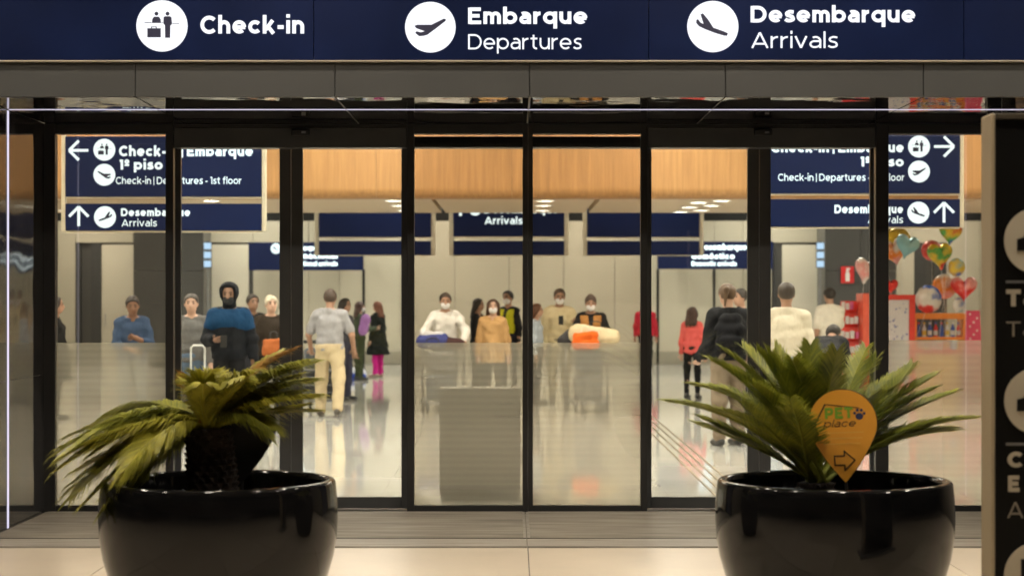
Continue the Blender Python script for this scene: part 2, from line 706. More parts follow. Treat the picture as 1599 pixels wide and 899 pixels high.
    if ch == '|':
        return [[(0.05, -0.15), (0.05, 1.05)]], 0.10
    if ch == 'é':
        s, a = glyph('e', w)
        return s + [[(0.34, 0.86), (0.52, 1.06)]], a
    return [], 0.22


def text_raw(s, w):
    """flat ribbons in the x-y plane; every stroke on its own hair-thin layer"""
    vs, fs = [], []
    x = 0.0
    for ch in s:
        st, adv = glyph(ch, w)
        for i, pl in enumerate(st):
            hw = w / 2 * (0.8 if ch in '|º' else 1.0)
            P = [Vector((x + a, b)) for a, b in pl]
            Q = [P[0]]
            for p in P[1:]:
                if (p - Q[-1]).length > 1e-4:
                    Q.append(p)
            o = len(vs)
            closed = (Q[0] - Q[-1]).length < 1e-3 and len(Q) > 8
            for k, p in enumerate(Q):
                a = Q[k - 1] if k else (Q[-2] if closed else Q[0])
                b = Q[k + 1] if k < len(Q) - 1 else (Q[1] if closed else Q[-1])
                t = (b - a).normalized()
                n = Vector((-t.y, t.x)) * hw
                z = (i % 4) * 1.0
                vs += [(p.x + n.x, p.y + n.y, z), (p.x - n.x, p.y - n.y, z)]
            for k in range(len(Q) - 1):
                fs.append((o + 2 * k, o + 2 * k + 1, o + 2 * k + 3, o + 2 * k + 2))
        x += adv + (0.13 if ch != ' ' else 0.1)
    return vs, fs


def lettering(s, x0, x1, zb, zt, y, m, parent, bold=0.02, name='lettering'):
    """letters facing -y between x0..x1, baseline zb, cap line zt, standing just proud of the panel"""
    w = 0.115 + bold * 5.2
    vs, fs = text_raw(s, w)
    mn, mxx = min(v[0] for v in vs), max(v[0] for v in vs)
    sx = (x1 - x0) / (mxx - mn)
    sz = zt - zb
    b = MB()
    b.add([(x0 + (v[0] - mn) * sx, y - v[2] * 0.0003, zb + v[1] * sz) for v in vs], fs)
    return b.build(name, m, parent)


# ------------------------------------------------------------------ implicit surfaces (people, soft things)
def smin(a, b, k):
    h = np.clip(0.5 + 0.5 * (b - a) / k, 0, 1)
    return b + (a - b) * h - k * h * (1 - h)


def sdf_surface(prims, vox, k=0.03, cut=None, wr=0.0, seed=0):
    """prims: ('c',a,b,ra,rb) tapered capsules or ('e',centre,radii,Rot) ellipsoids -> verts, quads"""
    lo = np.full(3, 1e9)
    hi = np.full(3, -1e9)
    bbs = []
    for p in prims:
        if p[0] == 'c':
            a, b = np.array(p[1], float), np.array(p[2], float)
            r = max(p[3], p[4])
            l, h = np.minimum(a, b) - r, np.maximum(a, b) + r
        else:
            c = np.array(p[1], float)
            r = max(p[2])
            l, h = c - r, c + r
        bbs.append((l, h))
        lo, hi = np.minimum(lo, l), np.maximum(hi, h)
    mg = 3 * vox
    lo -= mg
    hi += mg
    n = np.ceil((hi - lo) / vox).astype(int) + 1
    D = np.full(n, 0.3, np.float32)
    ax = [lo[i] + vox * np.arange(n[i]) for i in range(3)]
    for p, (l, h) in zip(prims, bbs):
        i0 = np.maximum(np.floor((l - k - 2 * vox - lo) / vox).astype(int), 0)
        i1 = np.minimum(np.ceil((h + k + 2 * vox - lo) / vox).astype(int) + 1, n)
        sl = tuple(slice(i0[i], i1[i]) for i in range(3))
        P = np.stack(np.meshgrid(*[ax[i][sl[i]] for i in range(3)], indexing='ij'), -1)
        if p[0] == 'c':
            a, b = np.array(p[1], float), np.array(p[2], float)
            ba = b - a
            t = np.clip(((P - a) @ ba) / max(ba @ ba, 1e-9), 0, 1)
            d = np.linalg.norm(P - a - t[..., None] * ba, axis=-1) - (p[3] + (p[4] - p[3]) * t)
        else:
            q = P - np.array(p[1], float)
            if len(p) > 3 and p[3] is not None:
                q = q @ np.array(p[3])
            rr = np.array(p[2], float)
            l1 = np.linalg.norm(q / rr, axis=-1)
            l2 = np.linalg.norm(q / (rr * rr), axis=-1)
            d = l1 * (l1 - 1) / np.maximum(l2, 1e-6)
        D[sl] = smin(D[sl], d.astype(np.float32), k)
    if cut is not None or wr:
        P = np.stack(np.meshgrid(*ax, indexing='ij'), -1)
        if wr:
            rs = np.random.RandomState(seed)
            w = 0
            for q in range(6):
                kv = rs.normal(size=3) * (0.55, 0.55, 1.0)
                kv = kv / np.linalg.norm(kv) * rs.uniform(20, 62)
                w = w + np.sin(P @ kv + rs.uniform(0, 6))
            D = D + (wr * w / 2.5).astype(np.float32)
        if cut is not None:
            D = np.maximum(D, cut(P).astype(np.float32))
    return surface_nets(D, lo, vox)


def surface_nets(D, lo, vox):
    S = D < 0
    n = np.array(D.shape)
    m = n - 1
    cnt = np.zeros(m, np.int32)
    acc = np.zeros((*m, 3), np.float32)
    I, J, K = [slice(0, x) for x in m]

    def sub(A, d):
        return A[d[0]:d[0] + m[0], d[1]:d[1] + m[1], d[2]:d[2] + m[2]]
    for axis in range(3):
        o = [a for a in range(3) if a != axis]
        for u in (0, 1):
            for w in (0, 1):
                d0 = [0, 0, 0]
                d0[o[0]], d0[o[1]] = u, w
                d1 = list(d0)
                d1[axis] = 1
                A, B = sub(D, d0), sub(D, d1)
                c = (A < 0) != (B < 0)
                t = np.where(c, A / np.where(c, A - B, 1), 0)
                cnt += c
                for a in range(3):
                    acc[..., a] += np.where(c, d0[a] + (t if a == axis else 0), 0)
    act = cnt > 0
    idx = np.full(m, -1, np.int64)
    idx[act] = np.arange(act.sum())
    base = np.stack(np.nonzero(act), -1)
    V = lo + vox * (base + acc[act] / cnt[act][:, None])
    faces = []
    for axis in range(3):
        o = [a for a in range(3) if a != axis]
        sl0 = [slice(1, m[a]) for a in range(3)]
        sl0[axis] = slice(0, m[axis])
        sl1 = list(sl0)
        sl1[axis] = slice(1, m[axis] + 1)
        s0, s1 = S[tuple(sl0)], S[tuple(sl1)]
        e = np.stack(np.nonzero(s0 != s1), -1)
        if len(e) == 0:
            continue
        off = np.array([0 if a == axis else 1 for a in range(3)])
        e = e + off
        q = []
        for (u, w) in ((0, 0), (1, 0), (1, 1), (0, 1)):
            c = e.copy()
            c[:, o[0]] -= u
            c[:, o[1]] -= w
            q.append(idx[c[:, 0], c[:, 1], c[:, 2]])
        faces.append(np.stack(q, -1))
    Fq = np.concatenate(faces) if faces else np.zeros((0, 4), int)
    Fq = Fq[(Fq >= 0).all(1)]
    return V, Fq


def soft(name, prims, m, parent, vox=0.014, k=0.03, cut=None, wr=0.0, seed=0, extra=None):
    V, Fq = sdf_surface(prims, vox, k, cut, wr, seed)
    vs = [tuple(v) for v in V.tolist()]
    fs = [tuple(f) for f in Fq.tolist()]
    if extra:
        o = len(vs)
        vs += [tuple(v) for v in extra.v]
        fs += [tuple(i + o for i in f) for f in extra.f]
    me = bpy.data.meshes.new(name)
    me.from_pydata(vs, [], fs)
    return link(me, name, m, parent, True)


# ================================================================== SETTING: ground and floors
g = MB()
g.box(-600, 600, -600, 600, -0.5, -0.03)
tag(g.build('ground', M_ASPHALT), kind='structure')

fy1 = -2.1            # forecourt paving ends at the entrance matting
g = MB()
g.box(-14, 14, -24, 0.45, -0.03, -0.006)
forecourt = tag(g.build('forecourt_paving', M_GROUT), kind='structure')
TS = 1.308
tx0 = 0.105
first = None
for i in range(-7, 7):
    for j in range(0, 6):
        x, y = tx0 + i * TS, fy1 - (j + 1) * TS
        if first is None:
            t = MB()
            t.box(0.0035, TS - 0.0035, 0.0035, TS - 0.0035, -0.006, 0.0, 0.0012)
            first = t.build('paving_tile', M_TILE, forecourt, local=True)
            first.location = (x, y, 0)
        else:
            share(first, 'paving_tile', forecourt, (x, y, 0))
t = MB()
for i in range(-7, 7):
    for j in range(6, 14):
        x, y = tx0 + i * TS, fy1 - (j + 1) * TS
        t.box(x + 0.002, x + TS - 0.002, y + 0.002, y + TS - 0.002, -0.006, 0.0)
tag(t.build('paving_tile', M_TILE, forecourt), kind='stuff')

g = MB()
g.box(-14, 14, 0.45, 33.6, -0.03, -0.005)
hall_floor = tag(g.build('hall_floor', M_GROUT), kind='structure')
TI = 1.2
cells = []
for j in range(0, 28):
    for i in range(-12, 12):
        x, y = 0.105 + i * TI, 0.45 + j * TI
        if y + TI > 33.3 or x < -13.9 or x + TI > 13.9:
            continue
        d = y - CAMY
        if abs(x + TI / 2) < 0.262 * d + 1.0:
            cells.append((0, d, x, y))
        else:
            cells.append((1, d, x, y))
cells.sort()
first = None
rest = MB()
for n, (hid, d, x, y) in enumerate(cells):
    if n < 296 and not hid:
        if first is None:
            t = MB()
            t.box(0.0015, TI - 0.0015, 0.0015, TI - 0.0015, -0.005, 0.0, 0.001)
            first = t.build('floor_tile', M_TILEIN, hall_floor, local=True)
            first.location = (x, y, 0)
        else:
            share(first, 'floor_tile', hall_floor, (x, y, 0))
    else:
        rest.box(x + 0.0015, x + TI - 0.0015, y + 0.0015, y + TI - 0.0015, -0.005, 0.0)
tag(rest.build('floor_tile', M_TILEIN, hall_floor), kind='stuff')

# tactile guide strips let into the hall floor, running away from the doors
M_BRASS = mat('dull_brass', (0.22, 0.17, 0.10), 0.45, 0.6)
gs = thing('guide_strip_path', 'four thin brass guide strips across the polished floor right of centre', 'guide strip', (1.85, 10, 0))
for k in range(4):
    s = MB()
    x = 1.70 + k * 0.085
    s.box(x - 0.009, x + 0.009, 1.2, 17.5, 0.0015, 0.005)
    s.build('strip', M_BRASS, gs)

# entrance matting in two sheets, with an aluminium edge bar
for side, x0, x1, lab in ((-1, -3.58, 0.098, 'grey ribbed entrance mat in front of the left sliding doors'),
                          (1, 0.104, 3.74, 'grey ribbed entrance mat in front of the right sliding doors')):
    em = thing('entrance_mat', lab, 'mat', ((x0 + x1) / 2, -1.0, 0))
    b = MB()
    b.box(x0, x1, -1.66, -0.01, -0.005, 0.010)
    b.build('matting', M_CARPET, em)
    b = MB()
    b.box(x0, x1, -2.085, -1.68, -0.005, 0.009)
    b.build('matting', M_CARPET, em)
    b = MB()
    b.box(x0, x1, -1.679, -1.661, -0.005, 0.013)
    b.build('edge_bar', mat('bronze_bar', (0.09, 0.08, 0.065), 0.4, 0.7), em)
    rb = MB()
    ny = 34
    for k in range(ny):
        y = -1.63 + k * 1.6 / ny
        rb.box(x0 + 0.02, x1 - 0.02, y, y + 0.02, 0.0101, 0.0145)
    rb.build('rib_field', mat('mat_ribs', (0.32, 0.29, 0.24), 0.6, var=0.35, scale=2, stretch=(0.7, 5, 1)), em)

# ================================================================== PORTAL
DF = 12.83
YF = CAMY + DF                       # fascia plane, about 2 m in front of the doors
XL, XR = -3.594, 3.76                # polished side walls
ZS = 2.99                            # soffit height
portal = thing('entrance_portal', 'dark grey portal framing the doors with lit strips', 'portal', (0.08, -1.0, 0))
z_f0, z_f1 = ZS, ZZ(98.5, DF)
joints = [XX(p, DF) for p in (-408, -101, 211, 523, 827, 1133, 1442, 1751, 2060)]
for a, b2 in zip(joints[:-1], joints[1:]):
    b = MB()
    b.box(a + 0.003, b2 - 0.003, YF, YF + 0.04, z_f0, z_f1, 0.002)
    b.build('fascia_panel', M_FASCIA, portal)
b = MB()
b.box(joints[0], joints[-1], YF + 0.012, YF + 0.09, z_f0 + 0.012, 3.9)
b.build('fascia_backing', M_BLACK, portal)
b = MB()
b.box(joints[0], joints[-1], YF - 0.05, YF + 0.011, z_f1 + 0.002, z_f1 + 0.012, 0.002)
b.build('fascia_trim', M_TRIM, portal)
# polished soffit panels, pale shadow gaps between
sj = [XL] + [j for j in joints if XL + 0.1 < j < XR - 0.1] + [XR]
for a, b2 in zip(sj[:-1], sj[1:]):
    b = MB()
    b.box(a + 0.006, b2 - 0.006, YF + 0.042, 0.335, ZS, ZS + 0.015, 0.001)
    b.build('soffit_panel', M_SOFFIT, portal)
b = MB()
b.box(XL - 0.2, XR + 0.2, YF + 0.1, 0.335, ZS + 0.016, ZS + 0.05)
b.build('soffit_backing', mat('soffit_gap', (0.4, 0.37, 0.3), 0.5), portal)
# light strips
YL = CAMY + 13.69
b = MB()
b.box(XL + 0.01, XR - 0.01, YL - 0.010, YL + 0.010, ZS - 0.003, ZS - 0.001)
b.build('light_strip', M_STRIP, portal)
for x0, x1 in ((XL + 0.0005, XL + 0.006), (XR - 0.006, XR - 0.0005)):
    b = MB()
    b.box(x0, x1, YL - 0.014, YL + 0.014, 0.012, ZS - 0.007)
    b.build('light_strip', M_STRIP, portal)
# side walls in panels, joint at about 1.06 m
for s in (-1, 1):
    x0, x1 = ((XL - 0.05, XL) if s < 0 else (XR, XR + 0.05))
    for (za, zb) in ((0.012, 1.06), (1.063, ZS - 0.001)):
        for (ya, yb) in ((YF - 0.02, YL - 0.02), (YL - 0.017, -0.05)):
            b = MB()
            b.box(x0, x1, ya, yb, za, zb, 0.0015)
            b.build('side_panel', M_SIDE, portal)
    b = MB()
    b.box(x0 - (0.06 if s < 0 else -0.052), x1 - (0.052 if s < 0 else -0.06), YF, 0, 0.0, ZS)
    b.build('side_backing', M_FRAME, portal)

# facade either side of the portal and above the sign (outside the frame, so that the building goes on)
M_FACADE = mat('grey_facade', (0.16, 0.15, 0.13), 0.5, var=0.08)
fac = thing('terminal_facade', 'grey terminal wall either side of the lit entrance', 'building', (0, YF, 0))
for s in (-1, 1):
    for k in range(5):
        xa = (XL - 0.12 - (k + 1) * 2.0) if s < 0 else (XR + 0.12 + k * 2.0)
        b = MB()
        b.box(xa + 0.004, xa + 1.996, YF + 0.05, YF + 0.3, 0.0, 2.985, 0.003)
        b.build('wall_panel', M_FACADE, fac)
b = MB()
b.box(-14, 14, YF + 0.1, YF + 0.4, 3.95, 6.2)
b.build('upper_wall', M_FACADE, fac)

# canopy roof over the forecourt with recessed downlights
can = thing('canopy_roof', 'pale canopy roof over the forecourt paving', 'canopy', (0, -10, 5.4))
b = MB()
b.box(-14, 14, -19.0, YF + 0.08, 5.4, 5.7)
b.build('roof_slab', mat('canopy_paint', (0.35, 0.33, 0.3), 0.6), can)
M_CAN = emis('canopy_lamp', (1.0, 0.88, 0.72), L_CANOPY)


def downlight(name, loc, r, m, label, group, sx=1.0):
    t = thing(name, label, 'ceiling light', loc, group=group)
    b = MB()
    b.lathe([(r * 1.18, 0.0), (r * 1.18, -0.012), (r, -0.014), (r * 0.98, 0.0)], 24)
    b.v = [(x * sx, y, z) for x, y, z in b.v]
    b.build('trim_ring', M_WHITE, t, local=True)
    b = MB()
    b.lathe([(r * 0.97, -0.003), (r * 0.97, -0.006)], 24, close=True)
    b.v = [(x * sx, y, z) for x, y, z in b.v]
    b.build('diffuser', m, t, local=True)
    return t


for y in (-4.0, -7.4):
    for x in (-5.2, -1.75, 1.75, 5.2):
        downlight('canopy_downlight', (x, y, 5.399), 0.17, M_CAN, 'round warm downlight recessed in the canopy roof', 'downlights in the canopy roof')

# ================================================================== OVERHEAD SIGN
YS = YF - 0.03
sign = thing('overhead_sign', 'long navy overhead sign with lit white lettering above the doors', 'sign', (0.3, YS, z_f1))
zs0, zs1 = z_f1 + 0.014, 3.86
sxs = [XX(p, DF) for p in (-420, 490.5, 1012.5, 1503.5, 2050)]
for a, b2 in zip(sxs[:-1], sxs[1:]):
    b = MB()
    b.box(a + 0.0022, b2 - 0.0022, YS, YS + 0.03, zs0, zs1, 0.0015)
    b.build('sign_panel', M_NAVY, sign)
b = MB()
b.box(sxs[0], sxs[-1], YS + 0.0305, YS + 0.04, zs0 + 0.004, zs1)
b.build('sign_backing', mat('sign_backing_grey', (0.30, 0.30, 0.33), 0.5), sign)
DS = YS - CAMY


def sp(px, py):
    return XX(px, DS), ZZ(py, DS)


def icon(kind, px, py, rpx, d, y, parent, mdisc, flip=False):
    s = d / F
    cx, cz = XX(px, d), ZZ(py, d)
    r = rpx * s
    b = MB()
    b.disc(cx, cz, r, y - 0.004, y - 0.0005, 48)
    dsc = b.build('icon_disc', mdisc, parent)
    b = MB()
    ya, yb = y - 0.0065, y - 0.0045

    def P(pts):
        b.prism([(cx + (-u if flip else u) * r, cz + w * r) for u, w in pts], ya, yb)
    if kind == 'dep':
        c, q = (510, 128), 117.0
        P([((x - c[0]) / q, -(z - c[1]) / q) for x, z in [(572, 89), (582, 91), (581, 99), (540, 131), (497, 163), (480, 168), (459, 170), (440, 155), (446, 147), (466, 152), (484, 147), (445, 133), (436, 122), (450, 117), (515, 117)]])
    elif kind == 'arr':
        c, q = (300, 113), 106.0
        P([((x - c[0]) / q, -(z - c[1]) / q) for x, z in [(362, 141), (359, 151), (348, 151), (310, 140), (268, 124), (243, 112), (231, 98), (232, 85), (239, 83), (249, 97), (262, 103), (249, 63), (259, 59), (280, 84), (302, 118), (345, 133)]])
    else:
        c, q = (750, 123), 118.0

        def rr(x0, x1, z0, z1):
            P([((x - c[0]) / q, -(z - c[1]) / q) for x, z in [(x0, z0), (x1, z0), (x1, z1), (x0, z1)]])

        def cc(x, z, r2):
            P([((x + r2 * math.cos(a * PI / 8) - c[0]) / q, -(z + r2 * math.sin(a * PI / 8) - c[1]) / q) for a in range(16)])
        rr(670, 702, 106.5, 110)
        rr(748, 755, 107.5, 110.5)
        rr(799, 830, 110, 113)
        cc(725, 67, 9)
        P([((x - c[0]) / q, -(z - c[1]) / q) for x, z in [(704, 110), (706, 92), (714, 81), (736, 81), (744, 92), (746, 110)]])
        cc(776, 67, 9)
        P([((x - c[0]) / q, -(z - c[1]) / q) for x, z in [(757, 112), (758, 84), (764, 79), (788, 79), (794, 84), (797, 114), (789, 122), (788, 178), (765, 178), (764, 120)]])
        rr(683, 745, 134, 176)
        rr(700, 704, 126, 134)
        rr(722, 726, 126, 134)
        rr(704, 722, 126, 129.5)
    b.build('pictogram', M_PICTO, dsc)
    return dsc


icon('chk', 253, 41, 40, DS, YS, sign, M_TEXT)
icon('dep', 672, 43, 39.5, DS, YS, sign, M_TEXT)
icon('arr', 1113, 42, 40, DS, YS, sign, M_TEXT)
for s, x0, x1, zt, zb, bold in (('Check-in', 313, 475, 25.5, 53, 0.02), ('Embarque', 731, 917, 12.5, 38, 0.02), ('Departures', 731, 908, 54, 77.5, 0.0),
                                ('Desembarque', 1172, 1429, 10, 35.5, 0.02), ('Arrivals', 1173, 1308, 51, 75.5, 0.0)):
    lettering(s, XX(x0, DS), XX(x1, DS), ZZ(zb, DS), ZZ(zt, DS), YS - 0.003, M_TEXT, sign, bold)

# ================================================================== DOORS
D0 = 14.8


def xw(px, d=D0):
    return XX(px, d)


def fixed_panel(label, a, g0, g1, e, film_top=535, zt_px=210):
    """front-plane fixed glazed panel: frame a..e, glass g0..g1 (photo px at the door plane)"""
    xa, x0, x1, xe = xw(a), xw(g0), xw(g1), xw(e)
    t = thing('glass_screen', label, 'glass panel', ((xa + xe) / 2, 0, 0))
    zt, zb = ZZ(zt_px, D0), ZZ(788, D0)
    for (p, q) in ((xa, x0), (x1, xe)):
        b = MB()
        b.box(p, q, -0.045, 0.045, 0.0, ZS - 0.001, 0.003)
        b.build('stile', M_FRAME, t)
    b = MB()
    b.box(x0, x1, -0.04, 0.04, zt, ZS - 0.002, 0.003)
    b.build('top_rail', M_FRAME, t)
    b = MB()
    b.box(x0, x1, -0.043, -0.038, zt - 0.008, zt + 0.004, 0.001)
    b.build('top_glint', mat('pale_glint', (0.45, 0.44, 0.42), 0.5), t)  # pale strip added as a painted highlight: light caught on the rail's lower edge
    b = MB()
    b.box(x0, x1, -0.04, 0.04, 0.0, zb, 0.003)
    b.build('bottom_rail', M_FRAME, t)
    b = MB()
    b.box(x0, x1, -0.005, 0.005, zb, zt - 0.009)
    gl = b.build('glass_pane', M_GLASS2, t)
    b = MB()
    b.add([(x0, 0.008, zb), (x1, 0.008, zb), (x1, 0.008, ZZ(film_top, D0)), (x0, 0.008, ZZ(film_top, D0))], [(0, 1, 2, 3)])
    b.build('frosted_film', M_FILM, gl)
    return t


fixed_panel('outer fixed glass panel with frosted lower half, beside the left side wall', 64, 88, 260, 272)
fixed_panel('central fixed glass panel with frosted lower half, left of the middle post', 636, 647, 816, 824.4)
fixed_panel('central fixed glass panel with frosted lower half, right of the middle post', 824.6, 832, 1000, 1010)
fixed_panel('outer fixed glass panel with frosted lower half, in front of the balloon kiosk', 1366, 1386, 1540, 1562, 531)

DD = 14.98           # sliding leaves run just behind
YD = CAMY + DD


def sliding_leaf(label, a, g0, g1, e, meet):
    xa, x0, x1, xe = [XX(p, DD) for p in (a, g0, g1, e)]
    t = thing('sliding_door', label, 'sliding door', ((xa + xe) / 2, YD, 0), group='sliding door leaves')
    zt, zb = ZZ(232, DD), ZZ(775, DD)
    for i, (p, q) in enumerate(((xa, x0), (x1, xe))):
        b = MB()
        b.box(p, q, YD - 0.025, YD + 0.025, 0.012, zt + 0.06, 0.003)
        b.build('stile', M_FRAME2, t)
    b = MB()
    b.box(x0, x1, YD - 0.023, YD + 0.023, 0.012, zb, 0.003)
    b.build('bottom_rail', M_FRAME2, t)
    b = MB()
    b.box(x0, x1, YD - 0.023, YD + 0.023, zt, zt + 0.06, 0.003)
    b.build('top_rail', M_FRAME, t)
    b = MB()
    b.box(x0, x1, YD - 0.005, YD + 0.005, zb, zt)
    b.build('glass_pane', M_GLASS, t)
    # small lock case on the meeting stile
    xm = (x1 + xe) / 2 if meet > 0 else (xa + x0) / 2
    b = MB()
    b.box(xm - 0.02, xm + 0.02, YD - 0.034, YD - 0.0255, 1.0, 1.12, 0.003)
    b.build('lock', M_BLACK, t)
    return t


sliding_leaf('clear sliding door leaf at the far left, left leaf of the left pair', 262, 283, 437, 454.6, 1)
sliding_leaf('clear sliding door leaf right of the left meeting stiles', 455.4, 473, 627, 645, -1)
sliding_leaf('clear sliding door leaf left of the right meeting stiles', 1002, 1017, 1167, 1184.6, 1)
sliding_leaf('clear sliding door leaf at the far right, right leaf of the right pair', 1185.4, 1203, 1358, 1384, -1)
for lab, a, e, c in (('dark operator header with sensor over the left sliding doors', 272, 636, 470),
                     ('dark operator header with sensor over the right sliding doors', 1010, 1366, 1190)):
    xa, xe = xw(a) + 0.002, xw(e) - 0.002
    t = thing('door_header', lab, 'door header', ((xa + xe) / 2, 0.05, ZZ(232, D0)))
    b = MB()
    b.box(xa, xe, -0.03, 0.145, ZZ(231, D0), ZS - 0.03, 0.004)
    b.build('cover', M_FRAME2, t)
    b = MB()
    b.box(xa, xe, -0.02, 0.14, ZS - 0.029, ZS - 0.002)
    b.build('top_channel', M_FRAME, t)
    x = xw(c)
    b = MB()
    b.box(x - 0.07, x + 0.07, -0.075, -0.031, ZZ(213, D0), ZZ(203, D0), 0.008)
    sn = b.build('sensor', M_BLACK, t)
    b = MB()
    b.box(x + 0.012, x + 0.045, -0.0765, -0.0752, ZZ(209.5, D0), ZZ(206.5, D0))
    b.build('sensor_lens', M_ALU, sn)
t = thing('door_header', 'dark operator header seen behind the central glass panels', 'door header', (0.11, 0.3, ZZ(232, D0)))
b = MB()
b.box(xw(634), xw(1014), 0.15, 0.32, ZZ(231, 15.0), ZZ(214, 15.0), 0.004)
b.build('cover', M_FRAME, t)
b = MB()
b.box(xw(640), xw(1008), 0.143, 0.149, ZZ(231.5, 15.0), ZZ(230, 15.0))
b.build('lower_bead', M_ALU, t)
# threshold track
b = MB()
b.box(XL, XR, -0.05, 0.44, -0.005, 0.006, 0.002)
tag(b.build('threshold', mat('threshold_bronze', (0.10, 0.09, 0.075), 0.4, 0.5)), 'dark metal threshold running under all the glass doors', 'threshold')


# ================================================================== HALL SHELL
DB = 48.0
YB = CAMY + DB
for nm, x0, x1 in (('wall_left', -14.2, -14.0), ('wall_right', 14.0, 14.2)):
    b = MB()
    b.box(x0, x1, 0.5, YB + 0.2, -0.01, 5.3)
    tag(b.build(nm, M_BEIGE), kind='structure')
# inner face of the entrance wall, beside and above the doors
b = MB()
b.box(-14, XL - 0.13, 0.3, 0.5, -0.01, 5.3)
b.box(XR + 0.13, 14, 0.3, 0.5, -0.01, 5.3)
b.box(XL - 0.13, XR + 0.13, 0.34, 0.5, ZS + 0.06, 5.3)
tag(b.build('wall_front', M_BEIGE), kind='structure')
b = MB()
b.box(-14.2, 14.2, -1.5, 13.5, 5.3, 5.5)
tag(b.build('ceiling_near', M_CEIL), kind='structure')
b = MB()
b.box(-14.2, 14.2, 18.2, YB + 0.2, 4.62, 4.8)
tag(b.build('ceiling_far', M_DARK), kind='structure')

M_HALL = emis('hall_lamp', (1.0, 0.92, 0.80), L_HALL)
M_LOW = emis('low_ceiling_lamp', (1.0, 0.93, 0.80), L_LOW)
M_FAR = emis('far_hall_lamp', (1.0, 0.92, 0.80), L_FAR)


def panel_light(loc, sx, sy, m, label, group):
    t = thing('ceiling_panel_light', label, 'ceiling light', loc, group=group)
    b = MB()
    e = 0.03
    b.box(-sx - e, sx + e, -sy - e, -sy, -0.03, 0)
    b.box(-sx - e, sx + e, sy, sy + e, -0.03, 0)
    b.box(-sx - e, -sx, -sy, sy, -0.03, 0)
    b.box(sx, sx + e, -sy, sy, -0.03, 0)
    b.build('frame', M_WHITE, t, local=True)
    b = MB()
    b.box(-sx, sx, -sy, sy, -0.02, -0.005)
    b.build('diffuser', m, t, local=True)
    return t


for y in (2.2, 5.6, 9.0, 12.0):
    for x in (-10, -6, -2, 2, 6, 10):
        panel_light((x, y, 5.298), 0.6, 0.6, M_HALL, 'square light panel in the high hall ceiling', 'light panels of the near hall')
for y in (20.0, 24.0, 28.0, 31.6):
    for x in (-10.5, -6.3, -2.1, 2.1, 6.3, 10.5):
        panel_light((x, y, 4.618), 0.5, 0.45, M_FAR, 'square light panel in the dark ceiling over the back of the hall', 'light panels of the back hall')

# wood bulkhead with a rounded lower lip, then the low ceiling behind it
ZC = 3.11
bulk = thing('wood_bulkhead', 'orange wood clad bulkhead hanging across the hall', 'bulkhead', (0, 13.5, ZC))
prof = [(13.5, 5.29), (13.5, ZC + 0.16)]
for k in range(1, 9):
    a = k / 8 * PI / 2
    prof.append((13.5 + 0.16 * (1 - math.cos(a)), ZC + 0.16 * (1 - math.sin(a))))
prof += [(13.75, ZC), (13.75, 5.29)]
npan = 14
xs = [-14 + 28 * k / npan for k in range(npan + 1)]
for a, c in zip(xs[:-1], xs[1:]):
    b = MB()
    n = len(prof)
    b.add([(x, y, z) for x in (a + 0.0015, c - 0.0015) for y, z in prof],
          [tuple(range(n)), tuple(range(2 * n - 1, n - 1, -1))] + [(i, (i + 1) % n, n + (i + 1) % n, n + i) for i in range(n)])
    ob = b.build('wood_panel', M_WOOD, bulk)
low = thing('low_ceiling', 'tan lowered ceiling with slots and downlights behind the wood bulkhead', 'ceiling', (0, 16, ZC))
slots = [XX(p, 28.3) for p in (70, 320, 675, 935, 1280, 1530)]
xs = [-14] + slots + [14]
for a, c in zip(xs[:-1], xs[1:]):
    b = MB()
    b.box(a + 0.035, c - 0.035, 13.751, 18.2, ZC, ZC + 0.12, 0.003)
    b.build('ceiling_panel', M_CEILTAN, low)
b = MB()
b.box(-14, 14, 13.751, 18.19, ZC + 0.125, ZC + 0.5)
b.build('ceiling_plenum', M_DARK, low)
for x in (-9.0, -7.4, -4.5, -1.77, 0.50, 2.85, 3.14, 5.6, 8.2, 9.4):
    for y in (13.95, 15.45, 17.1):
        yy = y + (0.55 if abs(x - 2.85) < 0.01 else 0)
        downlight('oval_downlight', (x, yy, ZC - 0.001), 0.10, M_LOW, 'oval downlight set in the tan lowered ceiling', 'downlights of the lowered ceiling', 1.25)

# ---- back wall
bw = thing('back_wall', 'beige panelled back wall at the far end of the hall', 'wall', (0, YB, 0))
ZT = ZZ(345, DB)


def wpx(a, c, z0, z1, m, name, y0=0.0, th=0.08, bev=0.004, gap=0.006):
    b = MB()
    b.box(XX(a, DB) + gap, XX(c, DB) - gap, YB + y0, YB + y0 + th, z0, z1, bev)
    return b.build(name, m, bw)


cuts = [-60, 40, 90, 118]
for a, c in zip(cuts[:-1], cuts[1:]):
    wpx(a, c, 0.31, ZT, M_BEIGE, 'wall_panel')
for a, c in ((118, 208), (318, 395), (1205, 1290), (1398, 1478)):
    wpx(a, c, 3.03, ZT, M_BEIGE, 'wall_panel')
for a, c in ((208, 318), (1290, 1398)):
    wpx(a, c, 0.31, ZT, M_BEIGE, 'wall_panel', 0.1)
mid = [395, 482, 530, 568, 625, 710, 795, 880, 960, 1027, 1115, 1160, 1205]
for a, c in zip(mid[:-1], mid[1:]):
    wpx(a, c, 0.31, ZT, M_BEIGE, 'wall_panel')
for a, c in ((1478, 1530), (1530, 1640), (1640, 1740)):
    wpx(a, c, 0.31, ZT, M_BEIGE, 'wall_panel')
for a, c in ((-60, 118), (395, 1027), (1027, 1205), (1478, 1740)):
    wpx(a, c, 0.0, 0.305, M_BASE, 'skirting', -0.02, 0.06)
b = MB()
b.box(-14, 14, YB + 0.12, YB + 0.2, 0, 4.62)
b.build('wall_backing', M_COLUMN, bw)
b = MB()
b.box(-14, 14, YB + 0.02, YB + 0.11, ZT + 0.01, 4.61)
b.build('upper_band', M_DARK, bw)
